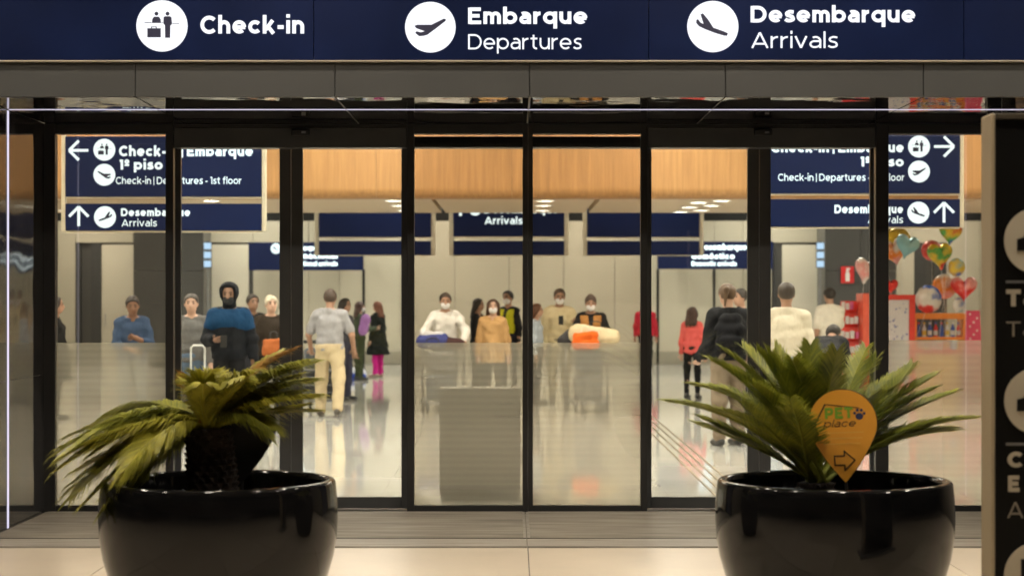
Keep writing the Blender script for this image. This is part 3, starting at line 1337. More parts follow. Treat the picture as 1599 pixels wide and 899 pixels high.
# dark reveals round the two framed exits
for px in (568, 1027, 1115):
    b = MB()
    x = XX(px, DB)
    b.box(x - 0.03, x + 0.03, YB - 0.03, YB + 0.01, 0.0, 2.36)
    b.build('door_jamb', M_DARK, bw)

for lab, jambs, leaf in (('pale door in the back wall at the far left, left of the grey column', [(118, 126), (142, 158)], (158, 208)),
                         ('pale door in the back wall just right of the left grey column', [(318, 322)], (330, 388)),
                         ('pale door in the back wall left of the right grey column', [(1209, 1213)], (1222, 1284)),
                         ('pale door in the back wall behind the balloons', [(1428, 1446), (1458, 1476)], (1398, 1428))):
    t = thing('hall_door', lab, 'door', (XX(sum(leaf) / 2, DB), YB, 0))
    for a, c in jambs:
        b = MB()
        b.box(XX(a, DB), XX(c, DB), YB + 0.0, YB + 0.1, 0, 3.02, 0.004)
        b.build('jamb', mat('dark_jamb', (0.05, 0.05, 0.048), 0.5), t)
    b = MB()
    b.box(XX(leaf[0], DB), XX(leaf[1], DB), YB + 0.04, YB + 0.09, 0.01, 2.98, 0.004)
    lf = b.build('door_leaf', M_BEIGE2, t)
    b = MB()
    x = XX(leaf[0] + 6, DB)
    b.box(x - 0.012, x + 0.012, YB + 0.0, YB + 0.038, 0.95, 1.25, 0.003)
    b.build('handle', M_STEEL, lf)

for a, c, lab in ((208, 318, 'wide dark grey clad column standing behind the left of the hall'), (1288, 1400, 'wide dark grey clad column with the red sign, behind the kiosk')):
    d = 46.2
    y = CAMY + d
    t = thing('grey_column', lab, 'column', (XX((a + c) / 2, d), y, 0))
    n = 2
    for k in range(n):
        x0 = XX(a + (c - a) * k / n, d)
        x1 = XX(a + (c - a) * (k + 1) / n, d)
        for z0, z1 in ((0.12, 2.3), (2.306, 4.61)):
            b = MB()
            b.box(x0 + 0.004, x1 - 0.004, y, y + 1.2, z0, z1, 0.004)
            b.build('cladding_panel', M_COLUMN, t)
    b = MB()
    b.box(XX(a, d) + 0.02, XX(c, d) - 0.02, y + 0.02, y + 1.18, 0, 0.119)
    b.build('plinth', M_BLACK, t)

M_SCREEN = emis('screen_glow', (0.55, 0.75, 1.0), 1.1)
for px, lab in ((324, 'stack of glowing blue flight screens beside the left grey column'), (1281, 'stack of glowing blue flight screens beside the right grey column')):
    d = 45.5
    y = CAMY + d
    t = thing('screen_stack', lab, 'screens', (XX(px, d), y, 0))
    b = MB()
    b.box(XX(px - 1.5, d), XX(px + 1.5, d), y + 0.05, y + 0.1, 0.0, ZZ(377, d))
    b.build('post', M_STEELG, t)
    b = MB()
    b.box(XX(px - 9, d), XX(px + 9, d), y - 0.1, y + 0.2, 0.0, 0.03, 0.005)
    b.build('base', M_STEELG, t)
    for k in range(3):
        z1, z0 = ZZ(378 + k * 14, d), ZZ(390 + k * 14, d)
        b = MB()
        b.box(XX(px - 6.5, d), XX(px + 6.5, d), y, y + 0.048, z0, z1, 0.006)
        sc = b.build('screen', M_BLACK, t)
        b = MB()
        b.box(XX(px - 5.7, d), XX(px + 5.7, d), y - 0.003, y - 0.0005, z0 + 0.015, z1 - 0.015)
        b.build('display', M_SCREEN, sc)

# ================================================================== HANGING SIGNS


def arrow(kind, px, py, ln, d, y, parent):
    s = d / F
    cx, cz = XX(px, d), ZZ(py, d)
    h = ln / 2 * s
    w = 2.1 * s

    def seg(p, q):
        v = Vector((q[0] - p[0], q[1] - p[1])).normalized()
        nn = Vector((-v.y, v.x)) * w
        return [(p[0] + nn.x, p[1] + nn.y), (q[0] + nn.x, q[1] + nn.y), (q[0] - nn.x, q[1] - nn.y), (p[0] - nn.x, p[1] - nn.y)]
    tip = {'l': (-h, 0), 'r': (h, 0), 'u': (0, h)}[kind]
    tail = (-tip[0], -tip[1])
    if kind == 'u':
        ends = [(-h, 0), (h, 0)]
    else:
        ends = [(0, h), (0, -h)]
    b = MB()
    for i, (p, q) in enumerate([(tail, tip)] + [(e, tip) for e in ends]):
        b.prism([(cx + u, cz + v) for u, v in seg(p, q)], y - 0.004 - 0.0008 * i, y - 0.0005)
    b.build('arrow', M_TEXTIN, parent)


def hang_sign(label, d, x0, x1, rows, post_w, ztop, zpost0, group=None):
    y = CAMY + d
    t = thing('hanging_sign', label, 'sign', (XX((x0 + x1) / 2, d), y, ZZ(rows[-1][1], d)), group=group)
    for r0, r1 in rows:
        b = MB()
        b.box(XX(x0, d), XX(x1, d), y, y + 0.10, ZZ(r1, d), ZZ(r0, d), 0.004)
        b.build('sign_panel', M_NAVY2, t)
    for i, (r0, r1) in enumerate(rows):
        b = MB()
        b.box(XX(x0, d), XX(x1, d), y + 0.02, y + 0.08, ZZ(r1, d) - 0.018, ZZ(r1, d) - 0.001)
        b.build('edge_trim', M_CREAMPOST, t)
    for a in ((x0 - post_w, x0 - 0.3), (x1 + 0.3, x1 + post_w)):
        b = MB()
        b.box(XX(a[0], d), XX(a[1], d), y + 0.015, y + 0.085, zpost0, ztop, 0.004)
        b.build('hanger_post', M_CREAMPOST, t)
    return t, y


d = 20.0
t, y = hang_sign('large navy hanging sign with left arrow, behind the left glass', d, 102, 408, [(213, 307), (318, 360)], 7, 5.29, ZZ(361, d))
arrow('l', 123, 235, 30, d, y, t)
arrow('u', 123, 338, 30, d, y, t)
icon('chk', 163, 234, 17, d, y, t, M_TEXTIN)
icon('dep', 163, 273, 17, d, y, t, M_TEXTIN, True)
icon('arr', 164, 339, 17, d, y, t, M_TEXTIN, True)
for s, a, c, zt, zb, bo in (('Check-in | Embarque', 186, 395, 228, 244, 0.025), ('1º piso', 187, 254, 249.5, 265, 0.025), ('Check-in | Departures - 1st floor', 181, 377, 276.5, 287.5, 0.006),
                            ('Desembarque', 189, 297, 325.5, 337.5, 0.025), ('Arrivals', 190, 245, 342.5, 353.5, 0.004)):
    lettering(s, XX(a, d), XX(c, d), ZZ(zb, d), ZZ(zt, d), y - 0.003, M_TEXTIN, t, bo)
t, y = hang_sign('large navy hanging sign with right arrow, behind the right glass', d, 1192, 1499, [(209, 302), (311, 354)], 7, 5.29, ZZ(355, d))
arrow('r', 1474, 229, 31, d, y, t)
arrow('u', 1474, 332, 31, d, y, t)
icon('chk', 1435, 229, 17, d, y, t, M_TEXTIN)
icon('dep', 1435, 268, 17, d, y, t, M_TEXTIN)
icon('arr', 1434, 332, 17, d, y, t, M_TEXTIN)
for s, a, c, zt, zb, bo in (('Check-in | Embarque', 1204, 1411, 222.5, 238, 0.025), ('1º piso', 1344, 1411, 245, 260, 0.025), ('Check-in | Departures - 1st floor', 1215, 1412, 271.5, 282.5, 0.006),
                            ('Desembarque', 1303, 1410, 320, 333, 0.025), ('Arrivals', 1355, 1410, 337.5, 348.5, 0.004)):
    lettering(s, XX(a, d), XX(c, d), ZZ(zb, d), ZZ(zt, d), y - 0.003, M_TEXTIN, t, bo)

d = 35.0
t, y = hang_sign('blank navy hanging sign, leftmost of the three in the middle distance', d, 498, 673, [(310, 370), (376, 398)], 7, 4.61, ZZ(399, d))
t, y = hang_sign('navy hanging sign reading Arrivals, middle of the three in the middle distance', d, 708, 881, [(310, 369), (376, 398)], 7, 4.61, ZZ(399, d))
arrow('u', 719, 328, 18, d, y, t)
icon('arr', 742, 327, 9.5, d, y, t, M_TEXTIN)
for s, a, c, zt, zb, bo in (('Desembarque', 756, 872, 321, 333, 0.025), ('Arrivals', 757, 816, 338.5, 350, 0.012)):
    lettering(s, XX(a, d), XX(c, d), ZZ(zb, d), ZZ(zt, d), y - 0.003, M_TEXTIN, t, bo)
t, y = hang_sign('blank navy hanging sign, rightmost of the three in the middle distance', d, 917, 1092, [(310, 370), (376, 398)], 7, 4.61, ZZ(399, d))

d = 46.5
for lab, x0, x1, y0, y1, disc, rows in (
        ('navy sign reading International arrivals on the back wall left of centre', 388, 567, 378, 422, (431, 388, 8),
         [('Desembarque', 443, 495, 383, 391), ('internacional', 443, 527, 395, 403.5), ('International arrivals', 443, 527, 408, 415)]),
        ('navy sign reading Domestic arrivals on the back wall right of centre', 1027, 1207, 377, 420, None,
         [('Desembarque', 1092, 1166, 381, 390), ('doméstico', 1080, 1147, 396, 404), ('Domestic arrivals', 1080, 1150, 408, 415)])):
    y = CAMY + d
    t = thing('wall_sign', lab, 'sign', (XX((x0 + x1) / 2, d), y, ZZ(y1, d)))
    b = MB()
    b.box(XX(x0, d), XX(x1, d), y, y + 0.12, ZZ(y1, d), ZZ(y0, d), 0.005)
    b.build('sign_panel', M_NAVY2, t)
    for p in (x0 + 20, x1 - 20):
        b = MB()
        b.box(XX(p, d) - 0.03, XX(p, d) + 0.03, y + 0.121, YB - 0.002, ZZ(y0 + 24, d), ZZ(y0 + 18, d))
        b.build('bracket', M_BLACK, t)
    if disc:
        icon('arr', disc[0], disc[1], disc[2], d, y, t, M_TEXTIN)
    for s, a, c, zt, zb in rows:
        lettering(s, XX(a, d), XX(c, d), ZZ(zb, d), ZZ(zt, d), y - 0.003, emis('lit_far_lettering', (0.82, 0.95, 1.0), 3.0), t, 0.03)

# red extinguisher sign on the right column
d = 46.1
y = CAMY + d
t = thing('fire_sign', 'small red fire extinguisher sign on the right grey column', 'sign', (XX(1323, d), y, ZZ(442, d)))
b = MB()
b.box(XX(1313.5, d), XX(1333.5, d), y, y + 0.03, ZZ(442, d), ZZ(416, d), 0.004)
b.build('plate', mat('fire_red', (0.62, 0.02, 0.02), 0.4), t)
b = MB()
cx = XX(1323.5, d)
b.prism([(cx + u * 0.05, ZZ(439, d) + w * 0.30) for u, w in [(-1, 0), (1, 0), (1, .62), (.5, .75), (.5, .9), (1.3, .95), (1.3, 1.05), (-.6, 1.05), (-.6, .75), (-1, .62)]], y - 0.004, y - 0.0005)
b.build('pictogram', M_WHITE, t)


# ================================================================== PLANTERS AND CYCADS
DP = 9.7
YP = CAMY + DP


def planter(px, label, badge):
    cx = XX(px, DP)
    t = thing('planter', label, 'planter', (cx, YP, 0))
    Rm, zr = 0.592, 0.735
    prof = [(0.0, 0.01), (0.36, 0.0), (0.40, 0.010), (0.45, 0.06), (0.505, 0.15), (0.548, 0.25), (0.577, 0.35), (0.592, 0.44), (0.598, 0.53), (0.596, 0.62), (0.590, 0.69), (0.586, zr - 0.012), (0.580, zr - 0.003),
            (0.572, zr), (0.548, zr), (0.540, zr - 0.006), (0.537, zr - 0.03), (0.53, 0.55), (0.50, 0.40)]
    b = MB()
    b.lathe(prof, 96)
    b.build('bowl', M_POT, t, smooth=True, local=True)
    b = MB()
    rs = random.Random(px)
    n, m = 36, 9
    vs = [(0, 0, 0.60)]
    for i in range(1, m + 1):
        for k in range(n):
            a = 2 * PI * k / n
            r = 0.531 * i / m
            vs.append((r * math.cos(a), r * math.sin(a), 0.60 + (rs.uniform(-0.012, 0.018) if i < m else 0)))
    fs = [(0, 1 + k, 1 + (k + 1) % n) for k in range(n)]
    for i in range(m - 1):
        for k in range(n):
            fs.append((1 + i * n + k, 1 + (i + 1) * n + k, 1 + (i + 1) * n + (k + 1) % n, 1 + i * n + (k + 1) % n))
    b.add(vs, fs)
    b.build('soil', M_SOIL, t, local=True)
    if badge:
        b = MB()
        b.tube([(0.455, -0.361, 0.655), (0.459, -0.3645, 0.655)], 0.012, 12)
        b.build('badge', M_STEEL, t, local=True)
    return t


planter(342, 'glossy black bowl planter at the left, holding the leaning cycad', False)
planter(1302.5, 'glossy black bowl planter at the right, holding the full round cycad', True)


def frond(parent, name, p0, p1, p2, lmax, m, rs, n=44, droop=0.35, fold=0.5, stalk=0.12, sweep=0.75, lw=0.0065):
    p0, p1, p2 = Vector(p0), Vector(p1), Vector(p2)

    def bz(t):
        return p0 * (1 - t) ** 2 + p1 * 2 * t * (1 - t) + p2 * t * t

    def bt(t):
        return ((p1 - p0) * (1 - t) + (p2 - p1) * t).normalized()
    b = MB()
    pts = [bz(k / 14) for k in range(15)]
    b.tube(pts, [0.011 * (1 - k / 15) + 0.0018 for k in range(15)], 6)
    length = sum((pts[i + 1] - pts[i]).length for i in range(14))
    for k in range(n):
        t = stalk + (1 - stalk) * (k + rs.uniform(-.3, .3)) / n
        t = min(max(t, 0.02), 0.995)
        c, tg = bz(t), bt(t)
        side = tg.cross(Vector((0, 0, 1)))
        if side.length < 0.05:
            side = tg.cross(Vector((0, 1, 0)))
        side.normalize()
        up = side.cross(tg).normalized()
        pr = math.sin(min(1.0, (t - stalk) / 0.30 + 0.18) * PI / 2) * (1 - 0.62 * max(0, (t - 0.45) / 0.55) ** 1.6)
        for s in (-1, 1):
            L = lmax * pr * rs.uniform(0.86, 1.1)
            d0 = (side * s * (1 - 0.35 * t) + tg * (sweep + 0.5 * t) + up * fold * rs.uniform(0.7, 1.2)).normalized()
            mid = c + d0 * L * 0.5
            tip = c + d0 * L + Vector((0, 0, -1)) * L * droop * rs.uniform(0.6, 1.4)
            w = (tg - d0 * tg.dot(d0)).normalized() * lw
            b.add([c - w, c + w, mid + w * 1.1, mid - w * 1.1, tip], [(0, 1, 2, 3), (3, 2, 4)])
    return b.build(name, m, parent)


LG = leaf_mat('cycad_leaf_yellow_green', (0.20, 0.20, 0.022), (0.52, 0.48, 0.06))
LG2 = leaf_mat('cycad_leaf_dry_tip', (0.22, 0.12, 0.018), (0.42, 0.21, 0.03))
LG3 = leaf_mat('cycad_leaf_olive', (0.13, 0.15, 0.02), (0.40, 0.39, 0.055))
LGR = leaf_mat('cycad_leaf_green', (0.10, 0.13, 0.018), (0.33, 0.34, 0.04))


def cycad(label, base, trunk_r, trunk_px, fr, rs, lmax, mats, **kw):
    """fr: (ctrl px, py, depth offset, tip px, py, depth offset, material index)"""
    b0 = W(base[0], base[1], DP)
    t = thing('cycad', label, 'cycad', (W(trunk_px[0], trunk_px[1], DP).x, YP, 0.59))
    # trunk: stacked leaf-base scales round a tapering core
    bot = Vector((XX(trunk_px[0], DP), YP, 0.58))
    top = b0 - Vector((0, 0, 0.0))
    n = 10
    b = MB()
    b.tube([bot.lerp(top, k / n) for k in range(n + 1)], [trunk_r * (1.02 - 0.16 * (k / n) ** 2) for k in range(n + 1)], 18)
    rows = max(3, int((top - bot).length / 0.028))
    for i in range(rows):
        c = bot.lerp(top, (i + 0.5) / rows)
        for k in range(15):
            a = 2 * PI * (k + 0.5 * (i % 2)) / 15 + rs.uniform(-.05, .05)
            o = Vector((math.cos(a), math.sin(a), 0))
            tn = Vector((-math.sin(a), math.cos(a), 0))
            r = trunk_r * (1.0 - 0.14 * ((i + .5) / rows) ** 2)
            h = rs.uniform(0.012, 0.022)
            p = c + o * r
            b.add([p - tn * 0.02 - Vector((0, 0, .016)), p + tn * 0.02 - Vector((0, 0, .016)), p + tn * 0.016 + Vector((0, 0, .012)), p - tn * 0.016 + Vector((0, 0, .012)), p + o * h + Vector((0, 0, .01))],
                  [(0, 1, 4), (1, 2, 4), (2, 3, 4), (3, 0, 4)])
    b.build('trunk', M_TRUNK, t)
    more = [(a + rs.uniform(-14, 14), b_ + rs.uniform(-14, 10), c_ + rs.uniform(-.12, .12), e + (a - e) * rs.uniform(0.05, 0.30) + rs.uniform(-8, 8), f + rs.uniform(-18, 14), g_ + rs.uniform(-.2, .2), 0 if mi == 1 else mi) for a, b_, c_, e, f, g_, mi in fr]
    for (cxp, cyp, cd, txp, typ, td, mi) in fr + more:
        p0 = b0 + Vector((rs.uniform(-.04, .04), rs.uniform(-.04, .04), rs.uniform(-.01, .01)))
        frond(t, 'frond', p0, W(cxp, cyp, DP + cd), W(txp, typ, DP + td), lmax * rs.uniform(0.9, 1.1), mats[mi], rs, **kw)
    return t


rs = random.Random(11)
cycad('cycad with thick dark trunk and drooping yellow green fronds, left planter', (326, 668), 0.125, (334, 800), [
    (235, 600, -.05, 82, 712, -.10, 2), (245, 618, .10, 105, 682, .15, 2), (225, 632, -.18, 88, 735, -.30, 0), (232, 650, .05, 102, 772, .05, 2),
    (245, 665, -.16, 128, 790, -.25, 2), (262, 606, .22, 165, 652, .40, 2), (265, 645, -.25, 190, 745, -.42, 0), (270, 680, .18, 205, 745, .30, 2), (262, 622, -.1, 140, 712, -.2, 0),
    (365, 585, .05, 462, 545, .10, 1), (385, 590, -.06, 494, 566, -.10, 2), (392, 602, .15, 496, 592, .25, 2), (395, 622, -.12, 500, 618, -.18, 0),
    (388, 640, .12, 497, 642, .2, 0), (378, 636, -.10, 420, 668, -.18, 2), (352, 600, -.15, 395, 582, -.25, 0), (322, 612, .12, 345, 590, .22, 0),
    (304, 618, -.06, 300, 600, -.08, 1), (348, 606, .25, 430, 585, .45, 2), (318, 608, -.2, 318, 600, -.4, 0), (250, 645, .3, 150, 700, .5, 2), (238, 628, .02, 92, 700, .02, 0), (240, 655, -.08, 112, 755, -.12, 2), (252, 660, .1, 120, 735, .2, 0),
    (250, 690, -.05, 165, 770, -.1, 2), (385, 612, .02, 470, 585, .03, 0), (380, 625, -.02, 470, 612, -.03, 2)],
      rs, 0.215, [LG, LG2, LG3], n=78, droop=0.34, fold=0.25, sweep=0.9, lw=0.0045)
rs = random.Random(5)
cycad('cycad with a round crown of green fronds, right planter', (1275, 752), 0.09, (1275, 790), [
    (1170, 640, -.06, 1042, 627, -.10, 0), (1175, 690, .05, 1088, 662, .10, 0), (1195, 615, .12, 1078, 600, .22, 0), (1205, 610, -.15, 1110, 562, -.25, 0),
    (1225, 610, .04, 1128, 545, .06, 0), (1240, 620, -.08, 1183, 545, -.12, 0), (1250, 620, .15, 1208, 556, .28, 0), (1262, 630, -.1, 1240, 565, -.2, 0),
    (1274, 640, .03, 1270, 556, .05, 0), (1288, 640, -.12, 1302, 566, -.2, 0), (1315, 640, .12, 1368, 560, .22, 0), (1330, 640, .2, 1395, 590, .3, 0),
    (1340, 640, .15, 1430, 572, .25, 0), (1355, 645, .1, 1462, 585, .16, 0), (1375, 650, .2, 1492, 612, .35, 0), (1385, 660, .1, 1528, 652, .18, 0),
    (1375, 675, .18, 1492, 672, .28, 0), (1345, 680, .12, 1440, 668, .2, 0), (1215, 670, -.2, 1130, 640, -.35, 0), (1235, 650, -.25, 1175, 600, -.45, 0),
    (1252, 660, .22, 1190, 610, .42, 0), (1255, 680, -.25, 1225, 640, -.48, 0), (1300, 660, .3, 1340, 610, .55, 0), (1230, 690, .25, 1150, 650, .5, 0), (1320, 690, .25, 1400, 640, .45, 0)],
      rs, 0.20, [LGR], n=76, droop=0.16, fold=0.28, stalk=0.2, sweep=0.62, lw=0.0042)

# ---- drop-shaped pet signs on stakes in the planters


def drop_outline(w, h, n=40):
    """round top, pointed foot; foot at (0,0)"""
    r = w / 2
    cz = h - r
    pts = []
    a0 = R(-28)
    for k in range(n + 1):
        a = a0 + (PI - 2 * a0) * k / n
        pts.append((r * math.cos(a), cz + r * math.sin(a)))
    # sides bow slightly outwards to the point
    p = pts[-1]
    for k in range(1, 8):
        u = k / 8
        x = p[0] * (1 - u) - 0.012 * math.sin(u * PI)
        z = p[1] * (1 - u)
        pts.append((x, z))
    pts.append((0, 0))
    q = pts[0]
    for k in range(7, 0, -1):
        u = k / 8
        pts.append((q[0] * (1 - u) + 0.012 * math.sin(u * PI), q[1] * (1 - u)))
    return pts


def drop_sign(label, px, py, d, back, rz, tilt):
    p = W(px, py, d)
    t = thing('drop_sign', label, 'sign', (p.x, p.y, p.z), rz)
    t.rotation_euler = (0, tilt, rz)
    w, h = 0.335, 0.462
    ol = drop_outline(w, h)
    b = MB()
    b.prism(ol, 0.0, 0.022)
    b.build('board', M_BLACK, t, local=True)
    b = MB()
    b.tube([(0, 0.011, 0.06), (0, 0.011, -0.22)], 0.008, 8)
    b.build('stake', M_BLACK, t, local=True)
    if back:
        return t
    b = MB()
    b.prism([(x * 0.985, 0.004 + z * 0.985) for x, z in ol], -0.003, -0.0005)
    face = b.build('printed_face', mat('orange_print', (0.66, 0.30, 0.03), 0.4, var=0.06), t, local=True)
    green = mat('print_green', (0.16, 0.30, 0.02), 0.5)
    dark = mat('print_brown', (0.05, 0.03, 0.012), 0.5)
    pale = mat('print_pale', (0.66, 0.36, 0.06), 0.5)

    def word(s, x0, x1, z0, z1, m, bold, shear=0.0):
        vs, fs = text_raw(s, bold)
        mn, mx2 = min(v[0] for v in vs), max(v[0] for v in vs)
        b = MB()
        b.add([(x0 + (v[0] - mn) / (mx2 - mn) * (x1 - x0) + shear * v[1] * (z1 - z0), -0.0045 - v[2] * 0.0002, z0 + v[1] * (z1 - z0)) for v in vs], fs)
        return b.build('printed_word', m, face, local=True)
    word('PET', -0.085, 0.052, 0.318, 0.372, green, 0.26)
    word('place', -0.095, 0.06, 0.277, 0.312, dark, 0.12, 0.3)
    b = MB()                                      # roof line over the word and the paw
    b.prism([(-0.15, 0.275), (-0.085, 0.392), (-0.078, 0.388), (-0.142, 0.272)], -0.0045, -0.0032)
    b.prism([(-0.084, 0.392), (0.085, 0.368), (0.085, 0.364), (-0.078, 0.387)], -0.0047, -0.0032)
    b.build('roof_line', dark, face, local=True)
    b = MB()
    b.disc(0.082, 0.326, 0.017, -0.005, -0.0032, 14, 1.1)
    for dx, dz in ((-0.022, 0.016), (-0.008, 0.03), (0.011, 0.029), (0.024, 0.013)):
        b.disc(0.082 + dx, 0.326 + dz, 0.0075, -0.005, -0.0032, 10)
    b.build('paw', mat('print_navy', (0.02, 0.03, 0.09), 0.5), face, local=True)
    for k in range(3):
        b = MB()
        z = 0.245 - k * 0.027
        b.box(-0.10, 0.10 - 0.01 * k, -0.0045, -0.0032, z, z + 0.006)
        b.build('text_line', pale, face, local=True)
    b = MB()                                      # outline arrow pointing right
    o = [(-0.048, 0.135), (0.0, 0.135), (0.0, 0.158), (0.05, 0.112), (0.0, 0.066), (0.0, 0.09), (-0.048, 0.09)]
    for i in range(len(o)):
        p, q = Vector((*o[i], 0)), Vector((*o[(i + 1) % len(o)], 0))
        v = (q - p).normalized() * 0.003
        nn = Vector((-v.y, v.x, 0))
        b.prism([((p - v + nn).x, (p - v + nn).y), ((q + v + nn).x, (q + v + nn).y), ((q + v - nn).x, (q + v - nn).y), ((p - v - nn).x, (p - v - nn).y)], -0.005 - 0.0003 * i, -0.0032)
    b.build('printed_arrow', dark, face, local=True)
    return t


drop_sign('orange drop-shaped pet sign with an arrow, stuck in the right planter', 1321, 754, 9.42, False, R(-14), R(-3))
drop_sign('black back of a drop-shaped sign behind the cycad trunk, left planter', 378, 752, 9.98, True, R(8), R(2))

# ================================================================== PYLON SIGN at the right edge
DY = 8.0
yp = CAMY + DY
py_ = thing('pylon_sign', 'tall black totem sign with cream discs and tan frame, right edge', 'sign', (XX(1700, DY), yp, 0))
M_TAN = mat('tan_frame', (0.30, 0.245, 0.16), 0.4, var=0.05)
M_CREAM = mat('cream_print', (0.56, 0.51, 0.40), 0.5, var=0.04)
M_PFACE = mat('black_totem_face', (0.004, 0.004, 0.004), 0.5, spec=0.2)
xa, xb, zt = XX(1549, DY), XX(1880, DY), ZZ(181, DY)
b = MB()
b.box(xa, xb, yp + 0.004, yp + 0.16, 0.06, zt, 0.01)
b.build('casing', M_PFACE, py_)
for (p, q) in ((xa - 0.004, xa + 0.012), (xb - 0.012, xb + 0.004)):
    b = MB()
    b.box(p, q, yp - 0.012, yp + 0.172, 0.05, zt + 0.012, 0.008)
    b.build('frame_edge', M_TAN, py_)
b = MB()
b.box(xa + 0.013, xb - 0.013, yp - 0.006, yp + 0.17, zt - 0.012, zt + 0.010, 0.003)
b.build('frame_top', mat('brown_cap', (0.06, 0.05, 0.035), 0.4), py_)
b = MB()
b.box(xa - 0.08, xb + 0.08, yp - 0.1, yp + 0.26, 0.0, 0.05, 0.006)
b.build('base_plate', M_STEELG, py_)
for py, kind in ((376, 'car'), (626, 'car2'), (898, 'bus')):
    c = W(1620, py, DY)
    b = MB()
    b.disc(c.x, c.z, 52 * DY / F, yp - 0.002, yp + 0.0035, 40)
    dsc = b.build('icon_disc', M_CREAM, py_)
    b = MB()
    u = 52 * DY / F
    if kind == 'bus':
        pl = [(-.5, -.5), (.5, -.5), (.5, .5), (-.5, .5)]
    else:
        pl = [(-.62, -.3), (.62, -.3), (.62, .05), (.42, .1), (.3, .42), (-.3, .42), (-.42, .1), (-.62, .05)]
    b.prism([(c.x + p * u, c.z + q * u) for p, q in pl], yp - 0.005, yp - 0.0025)
    b.build('pictogram', M_PFACE, dsc)
for py in (440, 693):
    b = MB()
    b.box(XX(1571, DY), XX(1670, DY), yp - 0.001, yp + 0.0035, ZZ(py + 2, DY), ZZ(py - 2, DY))
    b.build('rule_line', M_STEELG, py_)
M_PT = mat('pale_totem_lettering', (0.50, 0.45, 0.35), 0.5)
M_PT2 = mat('dim_totem_lettering', (0.28, 0.25, 0.2), 0.5)
for s, x0, x1, zt_, zb_, bo, m in (('Táxi', 1571, 1650, 452, 478, 0.03, M_PT), ('Taxi', 1571, 1645, 502, 525, 0.0, M_PT2),
                                   ('C', 1573, 1597, 705, 729, 0.03, M_PT), ('E', 1574, 1592, 742, 767, 0.03, M_PT), ('A', 1573, 1598, 783, 808, 0.0, M_PT2)):
    lettering(s, XX(x0, DY), XX(x1, DY), ZZ(zb_, DY), ZZ(zt_, DY), yp - 0.0005, m, py_, bo)


# ================================================================== PEOPLE
def cloth(c, rough=0.8):
    return mat('cloth_%d_%d_%d' % tuple(int(x * 1000) for x in c), c, rough, var=0.06, scale=11, bump=0.016, bscale=13, spec=0.15, stretch=(1.5, 1.5, 0.8))


SKIN = [mat('skin_light', (0.50, 0.30, 0.21), 0.5, var=0.06), mat('skin_tan', (0.36, 0.20, 0.13), 0.5, var=0.06), mat('skin_brown', (0.22, 0.115, 0.07), 0.5, var=0.06)]
M_EYE = mat('eye_dark', (0.02, 0.015, 0.012), 0.2)
M_LIP = mat('lips', (0.30, 0.11, 0.09), 0.5)
M_MASK = mat('face_mask_white', (0.80, 0.80, 0.80), 0.8, bump=0.001, bscale=60)
M_MASKB = mat('face_mask_black', (0.015, 0.015, 0.016), 0.8)


def rotx(a):
    c, s = math.cos(a), math.sin(a)
    return np.array([[1, 0, 0], [0, c, -s], [0, s, c]])


